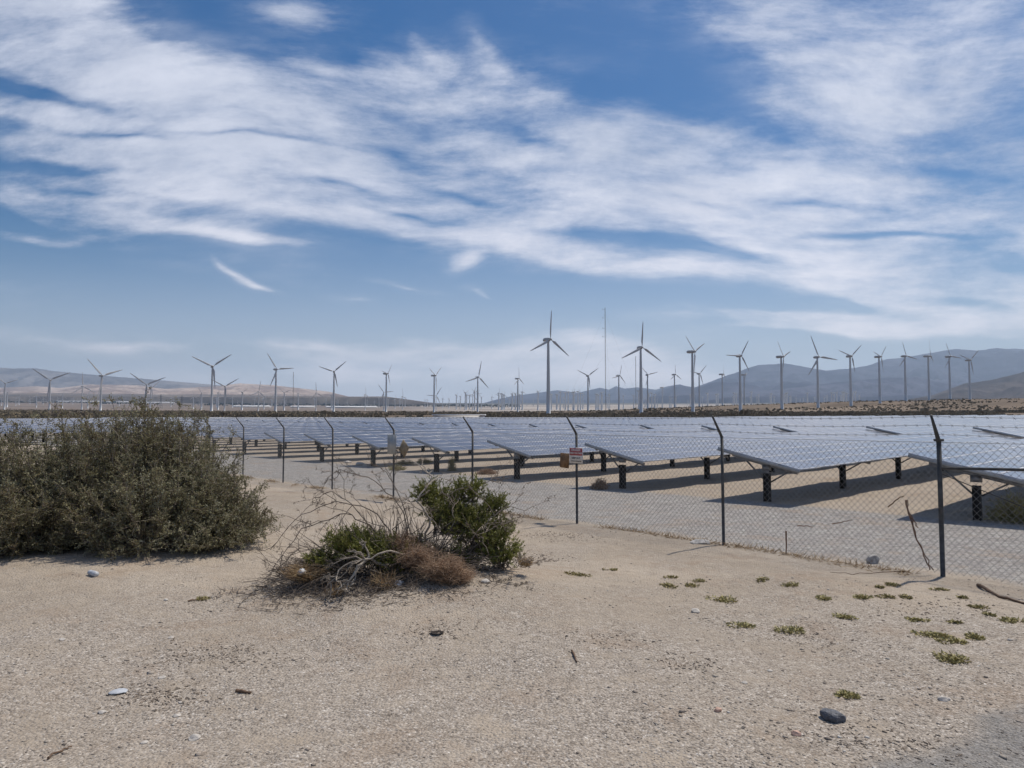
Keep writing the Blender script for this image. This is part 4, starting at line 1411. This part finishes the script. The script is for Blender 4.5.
stick([(572, 652), (577, 663)], .011, 'short dark stick on the sand near the middle of the foreground')
stick([(236, 692), (251, 694)], .016, 'short black stick right of the white stones at lower left')
stick([(188, 602), (204, 598), (210, 599)], .009, 'pale brown twig on the sand right below the saltbush')
stick([(48, 760), (60, 752), (72, 748)], .008, 'thin brown twig in the bottom left corner')
stick([(978, 586), (1000, 598), (1030, 606)], .022, 'long dark branch on the ground at the right edge by the fence')
stick([(905, 572), (860, 575), (830, 573)], .006, 'loose wire lying along the fence foot')
p = hit(93, 576); mb = MB(); mb.tube([(-.07, .05, .035), (.0, .0, .035), (.075, -.055, .033)], [.034, .035, .034], 12)
o = mb.build('crushed_can', M['plastic'], smooth=True); o.location = p; tag(o, 'pale crushed drink can in the shade edge of the saltbush', 'can')
for px, py, D, s, lab in ((302, 572, 8.5, .055, 'crumpled pale plastic bag in the left of the shrub'), (398, 586, 8.35, .06, 'white plastic scrap under the pale limb')):
    r = ray(px, py); mb = MB(); c = np.array([r[0] / r[1] * D, D, EYE + r[2] / r[1] * D])
    aa = g.normal(size=(40, 3)); aa /= np.linalg.norm(aa, axis=1)[:, None]
    nn = 8; gr = []
    for i in range(nn):
        for j in range(nn):
            th = i / (nn - 1) * math.pi; ph_ = j / nn * 2 * math.pi
            rr_ = s * (1 + g.normal() * .22); gr.append([math.sin(th) * math.cos(ph_) * rr_, math.sin(th) * math.sin(ph_) * rr_, math.cos(th) * rr_ * .6])
    f = [[i * nn + j, i * nn + (j + 1) % nn, (i + 1) * nn + (j + 1) % nn, (i + 1) * nn + j] for i in range(nn - 1) for j in range(nn)]
    mb.add(gr, f); o = mb.build('plastic_scrap', M['plastic']); c[2] = max(c[2], float(gz(c[0], c[1])) + s * .4); o.location = c; tag(o, lab, 'litter')

# strip of debris snagged in the fence, stake, dry stalks
def on_fence(px, py, off=-.02):
    r = ray(px, py); n2 = U
    k = (np.dot(n2, FP[1]) + off) / (n2[0] * r[0] + n2[1] * r[1])
    return np.array([r[0] * k, r[1] * k, EYE + r[2] * k])


for pts_, r_, m_, name, lab, cat in (
        ([(906, 500), (909, 515), (917, 540), (925, 558), (930, 570)], .012, 'brownstrip', 'snagged_strip', 'long brown strip snagged in the fence left of the rightmost post', 'debris'),
        ([(909, 515), (914, 522), (918, 528)], .010, 'brownstrip', 'snagged_scrap', 'short brown scrap hanging beside the long strip on the fence', 'debris'),
        ([(888, 507), (896, 500), (904, 496)], .010, 'stick', 'snagged_twig', 'dark twig caught in the fence above the brown strip', 'twig'),
        ([(786, 531), (786, 554)], .014, 'brownstrip', 'stake', 'short rusty stake standing at the fence foot between two posts', 'stake'),
        ([(797, 526), (805, 526), (813, 527)], .008, 'brownstrip', 'snagged_ribbon', 'reddish ribbon caught in the fence right of the stake', 'debris'),
        ([(832, 524), (842, 522), (852, 520)], .008, 'brownstrip', 'snagged_ribbon', 'reddish ribbon caught low in the fence, farther right of the stake', 'debris')):
    q = np.array([on_fence(*a_) for a_ in pts_]); o0 = q[0].copy()
    t = np.linspace(0, len(q) - 1, len(q) * 3); q = np.stack([np.interp(t, np.arange(len(pts_)), q[:, k]) for k in range(3)], -1)
    q[1:-1] += g.normal(size=(len(q) - 2, 3)) * .006
    mb = MB(); mb.tube(q - o0, np.linspace(r_, r_ * .6, len(q)), 5)
    if name == 'snagged_strip': mb.tube(q - o0 + g.normal(size=q.shape) * .012 + np.array([.02, 0, 0]), r_ * .6, 4)
    o = mb.build(name, M[m_]); o.location = o0; tag(o, lab, cat)

# ------------------------------------------------------------------ light
SUN_EL, SUN_AZ = R(61), math.atan2(.78, .62)      # azimuth clockwise from +Y
sd = Vector((math.sin(SUN_AZ) * math.cos(SUN_EL), math.cos(SUN_AZ) * math.cos(SUN_EL), math.sin(SUN_EL)))
sl = bpy.data.lights.new('sun', 'SUN'); sl.energy = 3.35; sl.angle = R(.9); sl.color = (1., .925, .81)
so = bpy.data.objects.new('sun', sl); so.rotation_euler = sd.to_track_quat('Z', 'Y').to_euler(); col.objects.link(so)

w = bpy.data.worlds.new('World'); sc.world = w; w.use_nodes = True
t = NT(w.node_tree); nt = w.node_tree
bg = nt.nodes['Background']; bg.inputs[1].default_value = .085
sky = t.n('ShaderNodeTexSky', sky_type='NISHITA'); sky.sun_disc = False
sky.sun_elevation = SUN_EL; sky.sun_rotation = SUN_AZ; sky.altitude = 300
sky.air_density = 1.0; sky.dust_density = .8; sky.ozone_density = 1.6
tc = t.n('ShaderNodeTexCoord').outputs['Generated']
sp = t.n('ShaderNodeSeparateXYZ'); t.L.new(tc, sp.inputs[0]); X, Y, Z = sp.outputs
Ym = t.m('MAXIMUM', Y, .08)
a = t.m('DIVIDE', X, Ym); b_ = t.m('DIVIDE', Z, Ym)
cx = t.n('ShaderNodeCombineXYZ'); t.L.new(a, cx.inputs[0]); t.L.new(b_, cx.inputs[1]); AB = cx.outputs[0]


def nz(vec, scale, detail, rough, dist=0., rot=0., st=(1, 1)):
    mp = t.n('ShaderNodeMapping'); mp.inputs['Rotation'].default_value = (0, 0, rot); mp.inputs['Scale'].default_value = (st[0], st[1], 1)
    t.L.new(vec, mp.inputs['Vector'])
    return t.noise(mp.outputs[0], scale, detail, rough, dist)


# warp
wn = t.n('ShaderNodeTexNoise'); wn.inputs['Scale'].default_value = 5.; wn.inputs['Detail'].default_value = 2; wn.inputs['Roughness'].default_value = .6
t.L.new(AB, wn.inputs['Vector'])
vm = t.n('ShaderNodeVectorMath', operation='SUBTRACT'); t.L.new(wn.outputs['Color'], vm.inputs[0]); vm.inputs[1].default_value = (.5, .5, .5)
vs_ = t.n('ShaderNodeVectorMath', operation='MULTIPLY'); t.L.new(vm.outputs[0], vs_.inputs[0]); vs_.inputs[1].default_value = (.10, .05, 0)
va = t.n('ShaderNodeVectorMath', operation='ADD'); t.L.new(AB, va.inputs[0]); t.L.new(vs_.outputs[0], va.inputs[1]); AW = va.outputs[0]

BL = [(20, 20, 120, 70, 25, .9), (100, 60, 120, 45, 35, .7), (190, 95, 150, 38, 20, .8), (290, 112, 120, 42, 15, .8), (60, 112, 170, 10, 5, .9), (150, 150, 170, 18, 4, .8),
      (250, 160, 170, 24, 9, .9), (350, 140, 130, 50, 16, .8), (440, 155, 150, 55, 14, .9), (540, 150, 150, 60, 15, .95), (640, 175, 150, 52, 12, 1.), (760, 190, 170, 46, 8, 1.), (880, 200, 170, 44, 4, 1.), (1000, 212, 150, 46, 2, .95),
      (360, 210, 130, 22, 12, .7), (470, 228, 130, 22, 10, .75), (560, 205, 140, 35, 8, .6), (670, 271, 110, 9, 2, .8), (800, 235, 170, 14, 4, .6), (960, 252, 140, 10, 2, .6), (560, 255, 60, 9, 12, .5),
      (40, 205, 95, 13, 14, .9), (150, 222, 150, 11, 9, .7), (60, 150, 130, 14, 5, .6), (190, 200, 160, 12, 8, .55), (330, 90, 130, 25, 18, .5), (640, 140, 120, 18, 12, .5), (50, 237, 90, 7, 6, .8), (230, 238, 90, 4, 5, .4), (60, 262, 130, 5, 4, .25), (260, 190, 120, 12, 10, .5), (120, 180, 130, 7, 6, .35),
      (890, 25, 170, 75, 20, 1.1), (1010, 70, 190, 85, 14, 1.2), (960, 130, 150, 14, 8, .6), (820, 45, 90, 30, 25, .6), (860, 80, 80, 22, 22, .5), (985, 115, 100, 16, 10, .6), (800, 110, 60, 9, 22, .3), (870, 140, 90, 8, 12, .3), (720, 12, 60, 20, 40, .22), (650, 6, 40, 14, 10, .22),
      (930, 294, 130, 18, 5, 1.5), (870, 322, 170, 8, 2, 1.5), (990, 290, 90, 14, 8, 1.2), (1000, 315, 110, 18, 8, .9), (790, 320, 90, 6, 6, .8), (860, 288, 60, 8, 14, .7), (960, 283, 60, 7, 10, .7), (760, 326, 70, 4, -4, .5),
      (300, 8, 65, 20, 14, .75), (430, 50, 70, 12, 50, .35), (480, 45, 60, 10, 60, .3), (410, 85, 70, 22, 35, .45), (500, 85, 70, 18, 30, .35),
      (235, 275, 24, 4, 35, .55), (258, 287, 26, 3, 14, .6), (462, 266, 18, 7, -28, .75), (482, 295, 24, 4, 16, .55), (410, 292, 36, 3, 12, .45), (370, 302, 40, 4, 6, .35), (590, 335, 60, 8, 8, .4), (300, 345, 200, 9, 2, .5), (520, 352, 200, 16, 0, .6), (120, 340, 160, 8, 0, .4), (400, 372, 260, 14, 0, .6), (640, 375, 160, 14, 0, .5), (120, 200, 90, 9, 10, .4), (40, 185, 70, 7, 8, .4)]
HOLES = [(165, 32, 60, 16, 8, .5), (265, 55, 75, 20, 22, .6), (50, 93, 85, 6, 12, .9), (230, 131, 100, 3.5, 3, .55), (350, 60, 40, 14, 40, .4), (300, 137, 60, 5, 8, .4), (400, 158, 36, 8, 20, .45), (540, 143, 34, 8, 12, .55), (330, 185, 70, 6, 12, .4),
         (640, 240, 70, 11, 6, .8), (720, 252, 60, 5, 8, .6), (890, 237, 120, 3.5, 1, .7), (460, 198, 60, 6, 10, .4), (60, 168, 60, 6, 5, .6), (130, 132, 90, 4, 3, .6), (580, 235, 40, 6, 8, .4), (410, 218, 60, 4, 10, .4), (820, 205, 90, 5, 6, .3), (700, 205, 70, 5, 10, .3), (950, 175, 80, 6, 10, .3), (90, 192, 90, 5, 8, .5), (970, 305, 50, 4, 8, .5), (860, 306, 70, 5, 8, .6), (700, 300, 90, 12, 5, .3)]


def blobs(L, kx, ky, kw):
    tot = None
    for (bx, by, rx, ry, ro, wt) in L:
        rr = ray(bx, by)
        mp = t.n('ShaderNodeMapping', vector_type='TEXTURE')
        mp.inputs['Location'].default_value = (rr[0] / rr[1], rr[2] / rr[1], 0); mp.inputs['Rotation'].default_value = (0, 0, R(-ro)); mp.inputs['Scale'].default_value = (rx * kx / F, ry * ky / F, 1)
        t.L.new(AW, mp.inputs['Vector'])
        gr = t.n('ShaderNodeTexGradient', gradient_type='QUADRATIC_SPHERE'); t.L.new(mp.outputs[0], gr.inputs[0])
        q = t.m('MULTIPLY', gr.outputs['Fac'], wt * kw)
        tot = q if tot is None else t.m('ADD', tot, q)
    return tot


tot = blobs(BL, 1.8, 2.35, 1.65)
neg = blobs(HOLES, 1.7, 2.0, 1.5)
wn2 = t.n('ShaderNodeTexNoise'); wn2.inputs['Scale'].default_value = 1.6; wn2.inputs['Detail'].default_value = 1.
t.L.new(AB, wn2.inputs['Vector'])
vm2 = t.n('ShaderNodeVectorMath', operation='MULTIPLY'); t.L.new(wn2.outputs['Color'], vm2.inputs[0]); vm2.inputs[1].default_value = (.22, .16, 0)
va2 = t.n('ShaderNodeVectorMath', operation='ADD'); t.L.new(AB, va2.inputs[0]); t.L.new(vm2.outputs[0], va2.inputs[1]); AS = va2.outputs[0]
streak = nz(AS, 2.0, 11, .62, 0., R(16), (1., 4.2))
puff = nz(AS, 3.4, 11, .68, 0., R(6), (1., 2.0))
fil = nz(AS, 4.2, 10, .70, 0., R(-32), (1., 4.5))
big_ = nz(AS, 1.5, 3, .5, 0., R(14), (1., 3.))
comb = nz(AS, 9., 9, .74, .15, R(-48), (1., 4.))
nn = t.m('ADD', t.m('ADD', t.m('MULTIPLY', streak, .8), t.m('MULTIPLY', puff, .45)), t.m('MULTIPLY', fil, .38))
nn = t.m('ADD', nn, t.m('ADD', t.m('MULTIPLY', big_, .45), t.m('MULTIPLY', comb, .14)))   # mean 1.11
cov = t.m('MULTIPLY_ADD', t.m('SUBTRACT', nn, 1.12), 4.4, t.m('SUBTRACT', t.m('MINIMUM', tot, 1.0), neg))
cov = t.m('MULTIPLY', cov, t.ss(tot, -.05, .5))
body = t.ss(cov, -.1, 1.55)
veil2 = t.m('MULTIPLY', t.m('MULTIPLY', t.ss(nn, 1.0, 1.42), t.ss(tot, -.08, .3)), .45)
thin = t.m('MULTIPLY', t.m('MULTIPLY', t.ss(nn, 1.08, 1.5), t.ss(b_, .08, .25)), .38)
covf = t.m('MAXIMUM', t.m('MAXIMUM', body, veil2), thin)
# behind the viewer: plain high cloud streaks
pl = t.n('ShaderNodeVectorMath', operation='DIVIDE'); t.L.new(tc, pl.inputs[0])
cz = t.n('ShaderNodeCombineXYZ'); zz = t.m('MAXIMUM', Z, .06)
for i in range(3): t.L.new(zz, cz.inputs[i])
t.L.new(cz.outputs[0], pl.inputs[1])
covb = t.m('MULTIPLY', t.ss(nz(pl.outputs[0], .7, 7, .6, .5, .4, (1, 2)), .42, .7), .85)
front = t.ss(Y, .12, .35)
cf = t.n('ShaderNodeMix'); cf.data_type = 'FLOAT'; t.L.new(front, cf.inputs[0]); t.L.new(covb, cf.inputs[2]); t.L.new(covf, cf.inputs[3])
cover = t.m('MULTIPLY', cf.outputs[0], .95)
shade = t.ss(puff, .3, .75)
ccol = t.mix(shade, rgb(5.3, 5.8, 7.1), rgb(7.8, 8.1, 9.2))
low = t.m('SUBTRACT', 1., t.m('MULTIPLY', b_, 2.6), clamp=True)
ccol = t.mix(t.m('MULTIPLY', low, .95), ccol, rgb(13.5, 12.8, 13.2))
# tint sky to a deeper blue
hs = t.n('ShaderNodeHueSaturation'); hs.inputs['Hue'].default_value = .503; hs.inputs['Saturation'].default_value = 1.55; hs.inputs['Value'].default_value = .76; t.L.new(sky.outputs[0], hs.inputs['Color'])
veil = t.m('MULTIPLY', t.m('POWER', t.m('SUBTRACT', 1., t.m('MULTIPLY', b_, 2.9), clamp=True), 2.3), .96)
base = t.mix(veil, hs.outputs[0], rgb(8.9, 9.3, 10.8))
fin = t.mix(cover, base, ccol)
t.L.new(fin, bg.inputs[0])

# ------------------------------------------------------------------ haze
HAZE = 6.2e-5
mb = MB(); mb.box((0, 0, 685), (38000, 38000, 1540))
hz = mb.build('haze', bpy.data.materials.new('haze_air')); tag(hz, 'thin bluish desert haze', 'haze', kind='stuff')
hm = hz.data.materials[0]; hm.use_nodes = True; hn = hm.node_tree
hn.nodes.remove(hn.nodes['Principled BSDF'])
pv = hn.nodes.new('ShaderNodeVolumePrincipled'); pv.inputs['Density'].default_value = HAZE; pv.inputs['Color'].default_value = (.62, .79, 1., 1); pv.inputs['Anisotropy'].default_value = .25
hn.links.new(pv.outputs[0], hn.nodes['Material Output'].inputs['Volume'])

sc.view_settings.view_transform = 'Standard'; sc.view_settings.look = 'None'
sc.view_settings.exposure = .28; sc.view_settings.gamma = 1.
sc.view_settings.use_curve_mapping = False
sc.cycles.max_bounces = 6; sc.cycles.diffuse_bounces = 3; sc.cycles.glossy_bounces = 3; sc.cycles.volume_bounces = 0
sc.cycles.transparent_max_bounces = 16
sc.cycles.use_denoising = True
